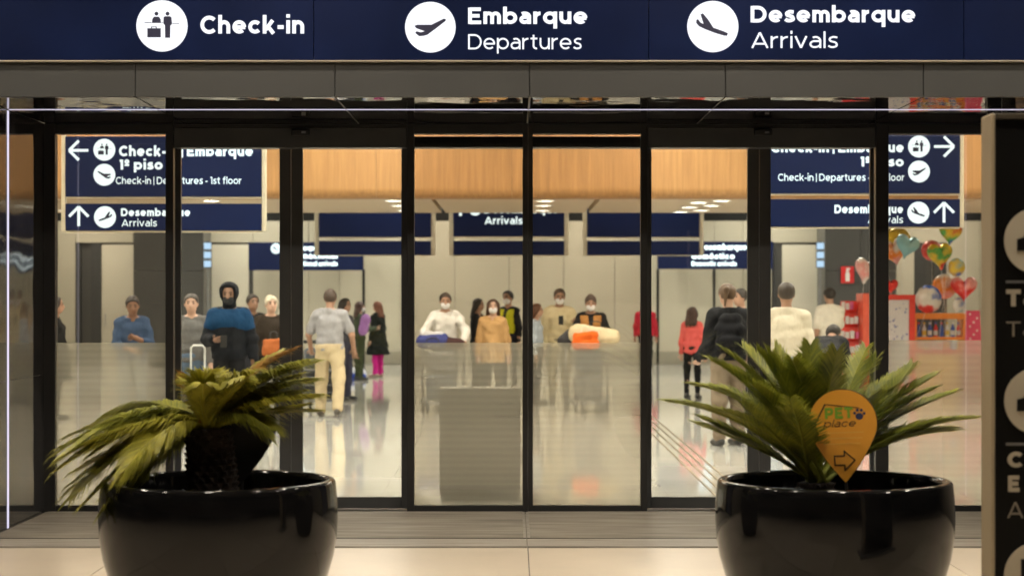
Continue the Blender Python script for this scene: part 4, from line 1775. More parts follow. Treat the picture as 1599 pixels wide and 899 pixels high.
def person(px, d, label, H=1.72, yaw=0, lean=0, tilt=0, skin=1,
           armL=((-0.22, 0.0, -1), (-0.08, -0.18, -1)), armR=((0.22, 0.0, -1), (0.08, -0.18, -1)),
           legL=((-0.05, 0, -1), (0, 0.02, -1)), legR=((0.05, 0, -1), (0, 0.02, -1)),
           top=(0.3, 0.3, 0.3), sleeve=1.0, hem=0.86, puff=0.016, top2=None, low=(0.05, 0.05, 0.08), lowpuff=0.018, shoe=(0.03, 0.03, 0.03),
           hair='short', hairc=(0.02, 0.014, 0.01), mask=None, coat=0.0, wide=1.0, vest=None, extra=None):
    """x to the right of the picture when yaw = 0 (facing the camera, -y); directions in that frame"""
    s = H / 1.75
    wide = 1 + (wide - 1) * 0.6 - 0.04
    puff *= 0.85
    P0 = W(px, HY, d)
    t = thing('person', label, 'person', (P0.x, P0.y, 0), R(yaw))
    vox = 0.0125 if d < 32 else 0.016
    A = np.array
    un = lambda v: A(v, float) / np.linalg.norm(v)
    hip = A((0, 0, 0.93))
    Rl = rotx(R(lean))           # +lean bends forward, towards -y

    def up(p):
        return hip + Rl @ (A(p, float) - hip)
    # legs
    hl, hr = A((-0.085, 0, 0.93)), A((0.085, 0, 0.93))
    kl, kr = hl + un(legL[0]) * 0.43, hr + un(legR[0]) * 0.43
    al, ar = kl + un(legL[1]) * 0.42, kr + un(legR[1]) * 0.42
    dz = 0.075 - min(al[2], ar[2])
    # arms
    sl, sr = up((-0.165 * wide, 0.005, 1.375)), up((0.165 * wide, 0.005, 1.375))
    el, er = sl + un(armL[0]) * 0.285, sr + un(armR[0]) * 0.285
    wl, wr_ = el + un(armL[1]) * 0.25, er + un(armR[1]) * 0.25
    hl2, hr2 = wl + un(armL[1]) * 0.085, wr_ + un(armR[1]) * 0.085
    nk0, nk1 = up((0, 0.01, 1.42)), up((0, -0.005, 1.535))
    Rh = rotx(R(lean * 0.5 + tilt))
    hc = nk1 + Rh @ A((0, -0.012, 0.085))

    def hd(p):
        return hc + Rh @ A(p, float)

    def Z(p):
        return (A(p) + A((0, 0, dz))) * s
    S = lambda r: r * s

    def cap(a, b, ra, rb):
        return ('c', Z(a), Z(b), S(ra), S(rb))
    torso = lambda e: [cap(up((-q * wide, 0, z)), up((q * wide, 0, z)), r + e, r + e) for q, z, r in ((.065, 0.95, .106), (.056, 1.04, .104), (.055, 1.13, .103), (.06, 1.21, .104), (.068, 1.29, .103))] + \
        [cap(up((q * 0.02, 0.015, 1.435)), up((q * 0.145 * wide, 0.01, 1.385)), .050 + e * .6, .058 + e) for q in (-1, 1)]
    arms = lambda e, f=1.0: [cap(sl, el, .052 + e, .043 + e), cap(sr, er, .052 + e, .043 + e)] + ([cap(el, el + (wl - el) * f, .041 + e, .030 + e), cap(er, er + (wr_ - er) * f, .041 + e, .030 + e)] if f > 0 else [])
    legs = lambda e, f=1.0: [cap(hl, kl, .082 + e, .056 + e), cap(hr, kr, .082 + e, .056 + e), cap(kl, kl + (al - kl) * f, .054 + e, .038 + e), cap(kr, kr + (ar - kr) * f, .054 + e, .038 + e)]
    feet = lambda e: [cap(a + A((0, 0.035, -0.03)), a + A((0, -0.15, -0.045)), .036 + e, .028 + e) for a in (al, ar)]
    skull = lambda e: ('e', Z(hd((0, 0.008, 0.024))), [S(.079 + e), S(.097 + e), S(.086 + e)], Rh)
    face = [skull(0), ('e', Z(hd((0, -0.018, -0.03))), [S(.066), S(.080), S(.088)], Rh), ('e', Z(hd((0, -0.025, -0.062))), [S(.056), S(.066), S(.058)], Rh), cap(hd((0, -0.092, -0.005)), hd((0, -0.108, -0.03)), .011, .014),
            cap(hd((-0.075, 0.0, 0.0)), hd((-0.078, 0.005, -0.03)), .016, .012), cap(hd((0.075, 0.0, 0.0)), hd((0.078, 0.005, -0.03)), .016, .012), cap(nk0, nk1 + A((0, 0, 0.03)), .056, .050)]
    # hands: palm in the body surface, fingers rooted in the palm
    fin = MB()
    hands = []
    for w0, h0, dr, sg in ((wl, hl2, un(armL[1]), -1), (wr_, hr2, un(armR[1]), 1)):
        hands.append(cap(w0, h0, .029, .030))
        axx = np.cross(dr, A((0, 1, 0.25)))
        axx = axx / (np.linalg.norm(axx) + 1e-9)          # across the knuckles
        pn = np.cross(axx, dr)
        for q, (off, ln) in enumerate(((-0.026, 0.062), (-0.009, 0.075), (0.009, 0.078), (0.026, 0.070))):
            a0 = h0 + axx * off - dr * 0.005
            a1 = a0 + dr * ln * 0.55 + pn * 0.012 * -sg
            a2 = a1 + dr * ln * 0.4 + pn * 0.028 * -sg
            fin.tube([Z(a0), Z(a1), Z(a2)], [S(.0095), S(.0088), S(.007)], 6)
        b0 = w0 + dr * 0.035 + axx * 0.022
        b1 = b0 + axx * 0.03 + dr * 0.025
        b2 = b1 + axx * 0.006 + dr * 0.035
        fin.tube([Z(b0), Z(b1), Z(b2)], [S(.0115), S(.0105), S(.008)], 6)
    body = soft('body', torso(0) + arms(0) + legs(0) + feet(-0.004) + face + hands, SKIN[skin], t, vox, 0.022 * s, extra=fin)

    def hcut(fn):
        o = Z(hc)

        def f(P):
            q = ((P - o) @ Rh) / s
            return fn(q[..., 0], q[..., 1], q[..., 2]) * s
        return f
    # eyes, mouth
    for sx in (-1, 1):
        soft('eye', [('e', Z(hd((sx * 0.031, -0.085, 0.004))), [S(.015), S(.011), S(.009)], Rh)], M_EYE, t, 0.004, 0.004)
        soft('eyebrow', [cap(hd((sx * 0.016, -0.092, 0.026)), hd((sx * 0.048, -0.080, 0.028)), .006, .005)], M_EYE, t, 0.004, 0.004)
    if not mask:
        soft('mouth', [('e', Z(hd((0, -0.086, -0.068))), [S(.023), S(.010), S(.007)], Rh)], M_LIP, t, 0.004, 0.004)
    else:
        soft('face_mask', [('e', Z(hd((0, -0.030, -0.055))), [S(.066), S(.082), S(.070)], Rh)], M_MASK if mask == 'w' else M_MASKB, t, 0.009, 0.01,
             hcut(lambda x, y, z: np.maximum(np.maximum(y + 0.015, z + 0.018), -z - 0.118)))
    # hair
    hm = mat('hair_%d_%d' % (hairc[0] * 1000, hairc[2] * 1000), hairc, 0.55, var=0.3, scale=60, stretch=(1, 1, 0.2))
    sk = skull(.013)
    if hair == 'short':
        soft('hair', [sk], hm, t, 0.010, 0.01, hcut(lambda x, y, z: np.maximum(-y * 0.86 - z * 0.50 - 0.028, -z - 0.012 - 0.075 * np.clip((y + 0.01) / 0.06, 0, 1))), 0.003, int(px))
    elif hair == 'bald':
        soft('hair', [skull(.006)], hm, t, 0.010, 0.01, hcut(lambda x, y, z: np.maximum(np.maximum(-y + 0.0, -z - 0.012 - 0.07 * np.clip(y / 0.06, 0, 1)), z - 0.085)))
    elif hair in ('long', 'pony', 'bun'):
        pr = [sk]
        if hair == 'long':
            for q in (-1, 0, 1):
                pr.append(cap(hd((q * 0.05, 0.045, 0.03)), up((q * 0.085, 0.085, 1.30)), .055, .045))
            for q in (-1, 1):
                pr.append(cap(hd((q * 0.075, 0.0, 0.03)), up((q * 0.10, -0.05, 1.33)), .030, .034))
        elif hair == 'pony':
            pr += [cap(hd((0.02, 0.085, 0.05)), hd((0.07, 0.12, 0.045)), .026, .028), cap(hd((0.07, 0.12, 0.045)), hd((0.085, 0.11, -0.13)), .028, .014)]
        else:
            pr.append(('e', Z(hd((0, 0.075, 0.085))), [S(.05), S(.05), S(.045)], Rh))
        fc = (lambda x, y, z: np.maximum(-y * 0.80 - z * 0.60 - 0.050, np.where(np.abs(x) < 0.066, -0.5 * y - z * 0.0 - 0.034, -1.0))) if hair == 'long' else (lambda x, y, z: np.where(z > -0.05, -y * 0.82 - z * 0.58 - 0.036, np.where(y > 0.02, -1.0, 0.05)))
        soft('hair', pr, hm, t, 0.011, 0.02 * s, hcut(fc), 0.003, int(px))
    elif hair == 'hood':
        hmat = cloth(top)
        soft('hood', [skull(.036), cap(nk0 + A((0, .03, .03)), nk1, .085, .075)], hmat, t, 0.011, 0.03 * s,
             hcut(lambda x, y, z: np.where(z > -0.13, -y - 0.055 + 0 * z, -1.0) + np.where((np.abs(x) > 0.075) | (z > 0.085), -0.02, 0.0)), 0.003, int(px))
    elif hair == 'cap':
        soft('cap', [skull(.016), cap(hd((0, -0.09, 0.055)), hd((0, -0.14, 0.045)), .03, .02)], cloth(hairc), t, 0.010, 0.01, hcut(lambda x, y, z: -z + 0.035))
    # garments
    hz = hem
    zh = (hz + dz) * s

    def topcut(P):
        c = zh - P[..., 2]
        # neck opening
        o = Z(nk0)
        n = A((0, -0.35, 1.0))
        n = Rl @ (n / np.linalg.norm(n))
        nb = np.where(np.linalg.norm((P - o)[..., :2], axis=-1) < 0.11 * s, (P - o) @ n - 0.045 * s, -1.0)
        return np.maximum(np.where(np.linalg.norm((P - A((0, 0, 0)))[..., :2], axis=-1) < (0.30 + (0.3 if lean > 35 else 0)) * s * 1.0, c, c if lean > 35 else np.where(P[..., 2] < zh - 0.2, -1.0, -1.0)), nb)
    prm = torso(puff) + (arms(puff * 0.9, (sleeve - 0.5) * 2 * 0.97) if sleeve > 0.5 else [cap(sl, sl + (el - sl) * (sleeve * 2), .056 + puff, .052 + puff), cap(sr, sr + (er - sr) * (sleeve * 2), .056 + puff, .052 + puff)])
    if coat:
        prm.append(cap(up((0, 0.0, 1.05)), A((0, 0, hem + 0.05)), 0.15 + puff, coat))
    nm = 'coat' if coat else ('jacket' if puff > 0.025 else 'shirt')
    garment = soft(nm, prm, cloth(top), t, vox, 0.022 * s, topcut, 0.0075, int(px))
    if top2:
        # contrasting yoke over the chest and shoulders
        yk = [cap(up((-0.08 * wide, 0, 1.30)), up((0.08 * wide, 0, 1.30)), .114 + puff, .114 + puff), cap(up((-0.13 * wide, 0.01, 1.375)), up((0.13 * wide, 0.01, 1.375)), .064 + puff, .064 + puff), cap(sl, sl + (el - sl) * .45, .0565 + puff, .0545 + puff), cap(sr, sr + (er - sr) * .45, .0565 + puff, .0545 + puff)]
        z0 = Z(up((0, 0, 1.19)))[2]
        nb0 = Z(nk0)
        soft('yoke', yk, cloth(top2), garment, vox, 0.03 * s, lambda P: np.maximum(z0 - P[..., 2] - 0.03 * np.abs(P[..., 0]) * 4, np.where(np.linalg.norm((P - nb0)[..., :2], axis=-1) < 0.09 * s, P[..., 2] - nb0[2] - 0.03, -1.0)), 0.004, int(px))
    if vest:
        vz0 = Z(up((0, 0, 1.0)))[2]
        nb0 = Z(nk0)
        gap = 0.045 * s
        soft('vest', torso(puff + 0.010), cloth(vest), t, vox, 0.03 * s,
             lambda P: np.maximum(np.maximum(np.maximum(vz0 - P[..., 2], np.abs(P[..., 0]) - 0.165 * s * wide), np.where(P[..., 1] < nb0[1], gap * np.clip((P[..., 2] - vz0) / (0.45 * s), 0.1, 1.2) - np.abs(P[..., 0]), -1.0)), P[..., 2] - nb0[2] + 0.0), 0.003, int(px))
    waist = Z((0, 0, 1.00))[2]
    soft('trousers', [cap((-0.06, 0, 0.95), (0.06, 0, 0.95), .108 + lowpuff, .108 + lowpuff)] + legs(lowpuff, 0.96), cloth(low), t, vox, 0.03 * s,
         lambda P: P[..., 2] - waist, 0.0065, int(px) + 5)
    for a in (al, ar):
        soft('shoe', [cap(a + A((0, 0.04, -0.03)), a + A((0, -0.16, -0.043)), .044, .034), cap(a + A((0, 0, 0.02)), a + A((0, 0, -0.03)), .046, .044)], mat('shoe_%d_%d' % (shoe[0] * 100, shoe[2] * 100), shoe, 0.5), t, 0.012, 0.015,
             lambda P: 0.001 - P[..., 2])
    t['hand_l'] = [float(v) for v in Z(hl2)]
    t['hand_r'] = [float(v) for v in Z(hr2)]
    return t


FWD = ((0.10, -0.45, -0.9), (0.0, -0.95, -0.25))            # hand held out in front
PUSHL, PUSHR = ((-0.25, -0.35, -0.9), (0.10, -0.95, -0.30)), ((0.25, -0.35, -0.9), (-0.10, -0.95, -0.30))

person(86, 26.0, 'person in a long black coat at the far left glass edge', 1.68, 95, top=(0.012, 0.012, 0.012), hem=0.55, coat=0.23, puff=0.03, hair='long', low=(0.02, 0.02, 0.02))
person(207, 24.0, 'person in a denim jacket with folded arms behind the far left glass', 1.70, 12, 4, 14, skin=2, top=(0.045, 0.075, 0.14), sleeve=0.72, low=(0.25, 0.27, 0.28), hair='short', hairc=(0.018, 0.012, 0.01), puff=0.024, wide=1.06,
       armL=((-0.16, -0.25, -0.9), (0.80, -0.60, -0.25)), armR=((0.20, -0.25, -0.9), (-0.75, -0.6, 0.35)))
person(299, 23.6, 'person in a grey sweater beside a raised suitcase handle', 1.72, 5, 0, 4, skin=0, top=(0.13, 0.125, 0.12), hair='short', hairc=(0.05, 0.042, 0.035), low=(0.10, 0.14, 0.20), wide=1.08, puff=0.022,
       armR=((0.25, -0.1, -1), (0.05, -0.45, -0.9)))
person(358, 23.0, 'person in a hooded black and blue jacket and black mask holding a phone', 1.84, 0, 0, 6, skin=2, top=(0.010, 0.011, 0.014), top2=(0.008, 0.040, 0.10), hair='hood', mask='b', low=(0.012, 0.012, 0.014), puff=0.04, wide=1.1,
       armL=((-0.28, -0.10, -0.95), (0.45, -0.88, 0.0)), armR=((0.30, 0.05, -1), (0.12, -0.15, -1)), hem=0.88)
person(394, 27.5, 'dark jacketed person partly hidden behind the hooded one', 1.72, 30, 0, 0, skin=2, top=(0.012, 0.012, 0.013), puff=0.03, low=(0.02, 0.02, 0.025))
person(423, 26.0, 'white-haired person in a dark brown jacket with an orange bag', 1.70, 20, 0, 0, skin=0, top=(0.028, 0.020, 0.014), hair='bun', hairc=(0.50, 0.43, 0.32), puff=0.035, low=(0.02, 0.02, 0.02))
person(515, 26.8, 'person seen from behind in a grey polo shirt and beige trousers', 1.80, 176, 2, 0, skin=1, top=(0.30, 0.29, 0.30), sleeve=0.36, low=(0.50, 0.40, 0.25), hair='short', hairc=(0.05, 0.03, 0.02), wide=1.16, puff=0.026, hem=0.90, lowpuff=0.03, shoe=(0.06, 0.05, 0.04),
       armL=((-0.42, -0.10, -0.9), (0.0, -0.65, -0.75)), armR=((0.42, -0.10, -0.9), (-0.0, -0.65, -0.75)), legL=((-0.12, 0.20, -1), (-0.02, 0.42, -1)), legR=((0.10, -0.18, -1), (0.02, 0.05, -1)))
person(538, 31.0, 'dark-haired person peeking out beside the grey polo shirt', 1.66, 60, hair='long', top=(0.06, 0.06, 0.07))
person(561, 38.5, 'person in a patterned green dress holding a purple and white bundle', 1.60, 110, hair='long', hairc=(0.05, 0.02, 0.012), top=(0.05, 0.065, 0.04), low=(0.05, 0.06, 0.03), skin=0, mask='w', armL=((-0.2, -0.4, -0.9), (0.4, -0.9, 0.1)), armR=((0.2, -0.4, -0.9), (-0.4, -0.9, 0.1)))
person(590, 40.0, 'person in magenta trousers and a flared black coat', 1.60, -120, hair='long', hairc=(0.12, 0.035, 0.012), top=(0.010, 0.012, 0.010), hem=0.52, coat=0.27, puff=0.03, low=(0.55, 0.02, 0.24), skin=0, shoe=(0.4, 0.3, 0.25))
person(695, 28.9, 'person in a white shirt and mask pushing a luggage trolley', 1.76, 4, 10, 6, skin=1, top=(0.66, 0.64, 0.60), low=(0.10, 0.10, 0.10), hair='short', hairc=(0.035, 0.022, 0.014), mask='w', wide=1.18, puff=0.028,
       armL=((-0.48, -0.35, -0.8), (0.15, -0.80, -0.50)), armR=((0.48, -0.35, -0.8), (-0.15, -0.80, -0.50)))
person(746, 33.5, 'dark-haired person in black between the white shirt and tan coat', 1.66, 70, hair='long', top=(0.014, 0.014, 0.016), low=(0.02, 0.02, 0.02))
person(770, 29.0, 'person with long brown hair, mask and tan coat', 1.65, 0, 0, 0, skin=0, top=(0.46, 0.28, 0.12), hem=0.72, coat=0.20, puff=0.026, hair='long', hairc=(0.065, 0.030, 0.014), mask='w', low=(0.03, 0.03, 0.035))
person(794, 34.0, 'staff member in a yellow safety vest', 1.80, -35, 0, 0, skin=1, top=(0.02, 0.02, 0.022), vest=(0.62, 0.62, 0.03), mask='w', low=(0.02, 0.02, 0.03))
person(837, 30.0, 'brown-haired person in pale blue behind the middle post', 1.58, 80, hair='long', hairc=(0.10, 0.04, 0.016), top=(0.45, 0.52, 0.60), low=(0.03, 0.03, 0.04), skin=0)
person(873, 30.5, 'person in a loose cream shirt and mask holding a phone', 1.82, 6, 2, 8, skin=1, top=(0.70, 0.60, 0.38), hair='short', hairc=(0.07, 0.045, 0.03), mask='w', low=(0.30, 0.26, 0.17), hem=0.78, puff=0.034, wide=1.08,
       armR=((0.25, -0.25, -0.9), (-0.15, -0.85, 0.45)))
person(922, 29.2, 'person in black with a tan vest pushing the loaded trolley', 1.72, 0, 8, 6, skin=1, top=(0.013, 0.012, 0.012), vest=(0.36, 0.17, 0.05), mask='w', hair='bun', hairc=(0.05, 0.03, 0.02), low=(0.05, 0.05, 0.05), wide=1.08, puff=0.026,
       armL=((-0.40, -0.30, -0.85), (0.15, -0.85, -0.50)), armR=((0.40, -0.30, -0.85), (-0.15, -0.85, -0.50)))
person(1008, 43.0, 'person in a red jacket behind the post right of centre', 1.62, 170, top=(0.40, 0.018, 0.035), puff=0.035, wide=1.1, low=(0.015, 0.015, 0.015))
person(1081, 31.5, 'child in a coral top and black leggings', 1.52, 155, top=(0.72, 0.12, 0.11), hair='long', hairc=(0.05, 0.022, 0.012), low=(0.010, 0.010, 0.010), skin=0, lowpuff=0.006, wide=0.95, hem=0.84)
person(1137, 21.5, 'person with a brown ponytail and black backpack seen from behind', 1.83, 200, 0, 6, skin=0, top=(0.014, 0.014, 0.016), hair='pony', hairc=(0.085, 0.045, 0.02), low=(0.22, 0.17, 0.12), puff=0.045, wide=1.12, hem=0.92, lowpuff=0.03,
       armL=((-0.16, -0.1, -0.95), (0.1, -0.7, -0.5)), armR=((0.16, -0.1, -0.95), (0.0, -0.75, -0.6)))
person(1157, 27.0, 'person half hidden beside the brown ponytail', 1.80, -60, skin=1, top=(0.05, 0.05, 0.05), low=(0.03, 0.03, 0.04))
person(1228, 21.0, 'person in a cream long shirt and jeans seen from behind', 1.84, 172, 0, 0, skin=1, top=(0.62, 0.55, 0.43), hair='short', hairc=(0.05, 0.035, 0.025), sleeve=0.62, low=(0.17, 0.24, 0.34), puff=0.028, wide=1.1, hem=0.86, lowpuff=0.026,
       armL=((-0.28, 0, -1), (-0.02, -0.2, -1)), armR=((0.28, 0, -1), (0.02, -0.2, -1)))
person(1283, 22.5, 'person in a black shirt bending over beside the kiosk', 1.74, 158, 66, 10, skin=1, top=(0.022, 0.022, 0.024), low=(0.03, 0.03, 0.035), puff=0.03, sleeve=0.62, hem=0.80,
       armL=((-0.1, -0.5, -0.9), (0, -0.1, -1)), armR=((0.1, -0.5, -0.9), (0, -0.1, -1)))
person(1296, 31.0, 'person in a white T-shirt standing at the kiosk', 1.84, 200, 0, 0, skin=1, top=(0.72, 0.66, 0.56), sleeve=0.40, low=(0.05, 0.06, 0.09), puff=0.026, wide=1.05,
       armL=((-0.2, -0.35, -0.9), (-0.3, -0.9, -0.1)))


# ================================================================== LUGGAGE, TROLLEYS
def suitcase(parent_label, px, d, w, h, dp, z0, m, handle=0.0, rz=0.0, cat='suitcase', off=(0, 0)):
    p = W(px, HY, d)
    t = thing('suitcase', parent_label, cat, (p.x + off[0], p.y + off[1], z0), rz)
    b = MB()
    b.box(-w / 2, w / 2, -dp / 2, dp / 2, 0.045 if z0 < 0.01 else 0.0, h, 0.03)
    b.build('shell', m, t, local=True)
    for k in range(4):
        x = -w / 2 + w * (k + 1) / 5
        b = MB()
        b.box(x - 0.012, x + 0.012, -dp / 2 - 0.006, -dp / 2 + 0.004, 0.10, h - 0.06, 0.002)
        b.build('shell_rib', m, t, local=True)
    b = MB()
    b.tube([(-0.06, 0, h - 0.005), (-0.055, 0, h + 0.025), (0.055, 0, h + 0.025), (0.06, 0, h - 0.005)], 0.009, 8)
    b.build('carry_handle', M_BLACK, t, local=True)
    if z0 < 0.01:
        for sx in (-1, 1):
            for sy in (-1, 1):
                b = MB()
                b.tube([(sx * (w / 2 - 0.05) - 0.012, sy * (dp / 2 - 0.05), 0.024), (sx * (w / 2 - 0.05) + 0.012, sy * (dp / 2 - 0.05), 0.024)], 0.023, 12)
                b.build('wheel', M_RUBBER, t, local=True)
    if handle:
        b = MB()
        x = 0.082
        b.tube([(-x, dp / 2 - 0.04, h - 0.02), (-x, dp / 2 - 0.04, handle - 0.03), (-x + 0.03, dp / 2 - 0.04, handle), (x - 0.03, dp / 2 - 0.04, handle), (x, dp / 2 - 0.04, handle - 0.03), (x, dp / 2 - 0.04, h - 0.02)], 0.012, 8)
        b.build('pull_handle', mat('pale_handle', (0.62, 0.62, 0.60), 0.35, 0.2), t, local=True)
    return t


def trolley(label, px, d, rz):
    p = W(px, HY, d)
    t = thing('luggage_trolley', label, 'trolley', (p.x, p.y, 0), rz)
    m = mat('trolley_steel', (0.16, 0.16, 0.165), 0.35, 0.6)
    # base frame narrows to the nose (-y), deck slats, upright back with handle (+y)
    b = MB()
    b.tube([(-0.30, 0.42, 0.16), (-0.30, -0.10, 0.16), (-0.20, -0.50, 0.14), (0.20, -0.50, 0.14), (0.30, -0.10, 0.16), (0.30, 0.42, 0.16), (-0.30, 0.42, 0.16)], 0.018, 8)
    b.build('base_frame', m, t, local=True)
    for k in range(4):
        y = -0.38 + k * 0.22
        b = MB()
        b.box(-0.25, 0.25, y - 0.03, y + 0.03, 0.168, 0.18, 0.003)
        b.build('deck_slat', M_STEELG, t, local=True)
    b = MB()
    b.tube([(-0.30, 0.42, 0.16), (-0.31, 0.50, 0.70), (-0.31, 0.58, 0.98), (-0.27, 0.60, 1.02), (0.27, 0.60, 1.02), (0.31, 0.58, 0.98), (0.31, 0.50, 0.70), (0.30, 0.42, 0.16)], 0.018, 8)
    b.build('upright', m, t, local=True)
    b = MB()
    b.tube([(-0.25, 0.60, 1.02), (0.25, 0.60, 1.02)], 0.026, 10)
    b.build('handle_grip', M_BLACK, t, local=True)
    b = MB()
    for k in range(5):
        z = 0.28 + k * 0.11
        y = 0.42 + (z - 0.16) / 0.54 * 0.08
        b.tube([(-0.30, y, z), (0.30, y, z)], 0.007, 6)
    b.build('back_grille', m, t, local=True)
    b = MB()
    b.tube([(-0.28, 0.53, 0.86), (-0.26, 0.26, 0.86), (0.26, 0.26, 0.86), (0.28, 0.53, 0.86)], 0.010, 6)
    b.tube([(-0.28, 0.52, 0.70), (-0.25, 0.30, 0.70), (0.25, 0.30, 0.70), (0.28, 0.52, 0.70)], 0.010, 6)
    for k in range(6):
        x = -0.24 + k * 0.096
        b.tube([(x, 0.26, 0.86), (x, 0.30, 0.70)], 0.006, 6)
    b.build('basket', m, t, local=True)
    for x, y in ((-0.29, 0.40), (0.29, 0.40), (-0.19, -0.46), (0.19, -0.46)):
        b = MB()
        b.tube([(x - 0.02, y, 0.068), (x + 0.02, y, 0.068)], 0.068, 18)
        wh = b.build('wheel', M_RUBBER, t, local=True)
        b = MB()
        b.box(x - 0.032, x + 0.032, y - 0.02, y + 0.02, 0.10, 0.15, 0.004)
        b.tube([(x - 0.028, y, 0.068), (x + 0.028, y, 0.068)], 0.02, 10)
        b.build('castor_fork', M_STEELG, wh, local=True)
    return t


def soft_thing(name, label, cat, px, d, z0, prims, m, vox=0.014, k=0.05, wr=0.006, parts=None, seed=3, off=(0, 0), grip=None):
    p = W(px, HY, d)
    t = thing(name, label, cat, (p.x + off[0], p.y + off[1], z0))
    soft(parts or 'fabric_shell', prims, m, t, vox, k, None, wr, seed)
    if grip:
        w, za, zb, yy = grip
        for q in (0, 1):
            b = MB()
            b.tube([(-w + 0.02 * q, yy + 0.03 * q, za), (-w * 0.8, yy + 0.03 * q, zb - 0.02), (-w * 0.4, yy + 0.03 * q, zb), (w * 0.4, yy + 0.03 * q, zb), (w * 0.8, yy + 0.03 * q, zb - 0.02), (w - 0.02 * q, yy + 0.03 * q, za)], 0.009, 6)
            b.build('strap', M_BLACK if name != 'shopping_bag' else M_CREAMPOST, t, local=True)
        b = MB()
        b.box(-w * 1.2, w * 1.2, yy - 0.012, yy + 0.012, za - 0.012, za + 0.01, 0.003)
        b.build('zip', M_STEELG, t, local=True)
    return t


G1 = mat('suitcase_grey', (0.10, 0.10, 0.105), 0.4)
G2 = mat('suitcase_dark', (0.016, 0.016, 0.018), 0.4)
G3 = mat('suitcase_slate', (0.06, 0.07, 0.085), 0.4)
suitcase('grey suitcase with raised pale pull handle beside the grey sweater', 307, 22.6, 0.42, 0.64, 0.26, 0.0, G1, 1.09)
trolley('luggage trolley pushed by the person in the white shirt', 690, 28.0, 0.0)
suitcase('slate suitcase lying on the white-shirted person\'s trolley', 690, 28.0, 0.42, 0.36, 0.60, 0.181, G3, off=(0, -0.06))
suitcase('dark suitcase stacked highest on the white-shirted person\'s trolley', 690, 28.0, 0.38, 0.30, 0.46, 0.575, G1, off=(0.0, -0.10))
soft_thing('travel_bag', 'blue and white travel bag on top of the left trolley', 'bag', 676, 27.9, 0.91, [('c', (-0.14, 0, 0.10), (0.14, 0, 0.10), 0.10, 0.10), ('c', (-0.16, 0, 0.14), (0.15, 0, 0.15), 0.07, 0.07)], cloth((0.05, 0.06, 0.20)), grip=(0.10, 0.05, 0.16, -0.10))
soft_thing('folded_cloth', 'white folded cloth lying over the blue travel bag', 'cloth', 674, 27.9, 1.10, [('c', (-0.12, 0, 0.03), (0.14, 0, 0.02), 0.05, 0.04)], cloth((0.6, 0.6, 0.62)))
soft_thing('hand_bag', 'dark hand bag on the right of the left trolley', 'bag', 706, 27.9, 0.91, [('c', (-0.08, 0, 0.09), (0.10, 0, 0.08), 0.09, 0.08)], cloth((0.06, 0.03, 0.03)))
trolley('luggage trolley loaded with cream and orange bags', 918, 27.9, 0.0)
suitcase('grey suitcase at the bottom of the loaded trolley', 918, 27.9, 0.40, 0.36, 0.60, 0.181, G1, off=(0, -0.06))
suitcase('dark suitcase in the middle of the loaded trolley', 918, 27.9, 0.36, 0.34, 0.44, 0.575, G3, off=(0.0, -0.10))
soft_thing('duffel_bag', 'large cream duffel bag on top of the loaded trolley', 'bag', 930, 27.8, 0.94, [('c', (-0.26, 0, 0.20), (0.24, 0, 0.14), 0.14, 0.12), ('c', (-0.2, 0, 0.10), (0.2, 0, 0.10), 0.11, 0.10)], cloth((0.62, 0.53, 0.35)), grip=(0.10, 0.20, 0.37, -0.03))
soft_thing('shopping_bag', 'orange bag hanging in front of the cream duffel', 'bag', 914, 27.55, 0.92, [('c', (-0.13, 0, 0.06), (0.13, 0, 0.06), 0.07, 0.07), ('c', (-0.13, 0, 0.17), (0.13, 0, 0.19), 0.06, 0.06)], cloth((0.70, 0.13, 0.02)), grip=(0.07, 0.22, 0.31, 0.0))
soft_thing('backpack', 'dark grey backpack at the left of the loaded trolley', 'bag', 888, 27.9, 0.93, [('c', (-0.05, 0, 0.10), (0.05, 0, 0.20), 0.11, 0.09)], cloth((0.05, 0.05, 0.055)))
trolley('luggage trolley ahead of the person in beige trousers', 503, 28.3, R(184))
suitcase('black suitcase on the trolley ahead of the beige trousers', 503, 28.3, 0.58, 0.40, 0.60, 0.181, G2, off=(0, 0.06))
suitcase('slate suitcase stacked on the black one ahead of the beige trousers', 503, 28.3, 0.50, 0.30, 0.50, 0.615, G3, off=(0, 0.05))
soft_thing('floor_bag', 'white and blue bag lying on the polished floor', 'bag', 554, 39.2, 0.0, [('c', (-0.16, 0, 0.13), (0.14, 0, 0.11), 0.12, 0.10)], cloth((0.62, 0.64, 0.70)))
soft_thing('blue_pouch', 'small blue pouch leaning on the white floor bag', 'bag', 558, 38.9, 0.0, [('c', (-0.10, 0, 0.06), (0.12, 0, 0.06), 0.06, 0.055)], cloth((0.03, 0.07, 0.42)))
soft_thing('tote_bag', 'orange tote bag carried by the white-haired person', 'bag', 427, 25.6, 0.86, [('c', (-0.10, 0, 0.06), (0.10, 0, 0.06), 0.05, 0.05), ('c', (-0.10, 0, 0.20), (0.10, 0, 0.20), 0.045, 0.045), ('c', (-0.08, 0, 0.13), (0.08, 0, 0.13), 0.055, 0.055)], cloth((0.34, 0.10, 0.03)), grip=(0.06, 0.22, 0.34, 0.0))
soft_thing('bundle', 'purple and white bundle held by the person in the patterned dress', 'bundle', 567, 38.2, 0.95, [('c', (0, 0, 0.05), (0.05, 0, 0.28), 0.09, 0.10)], cloth((0.34, 0.16, 0.40)))
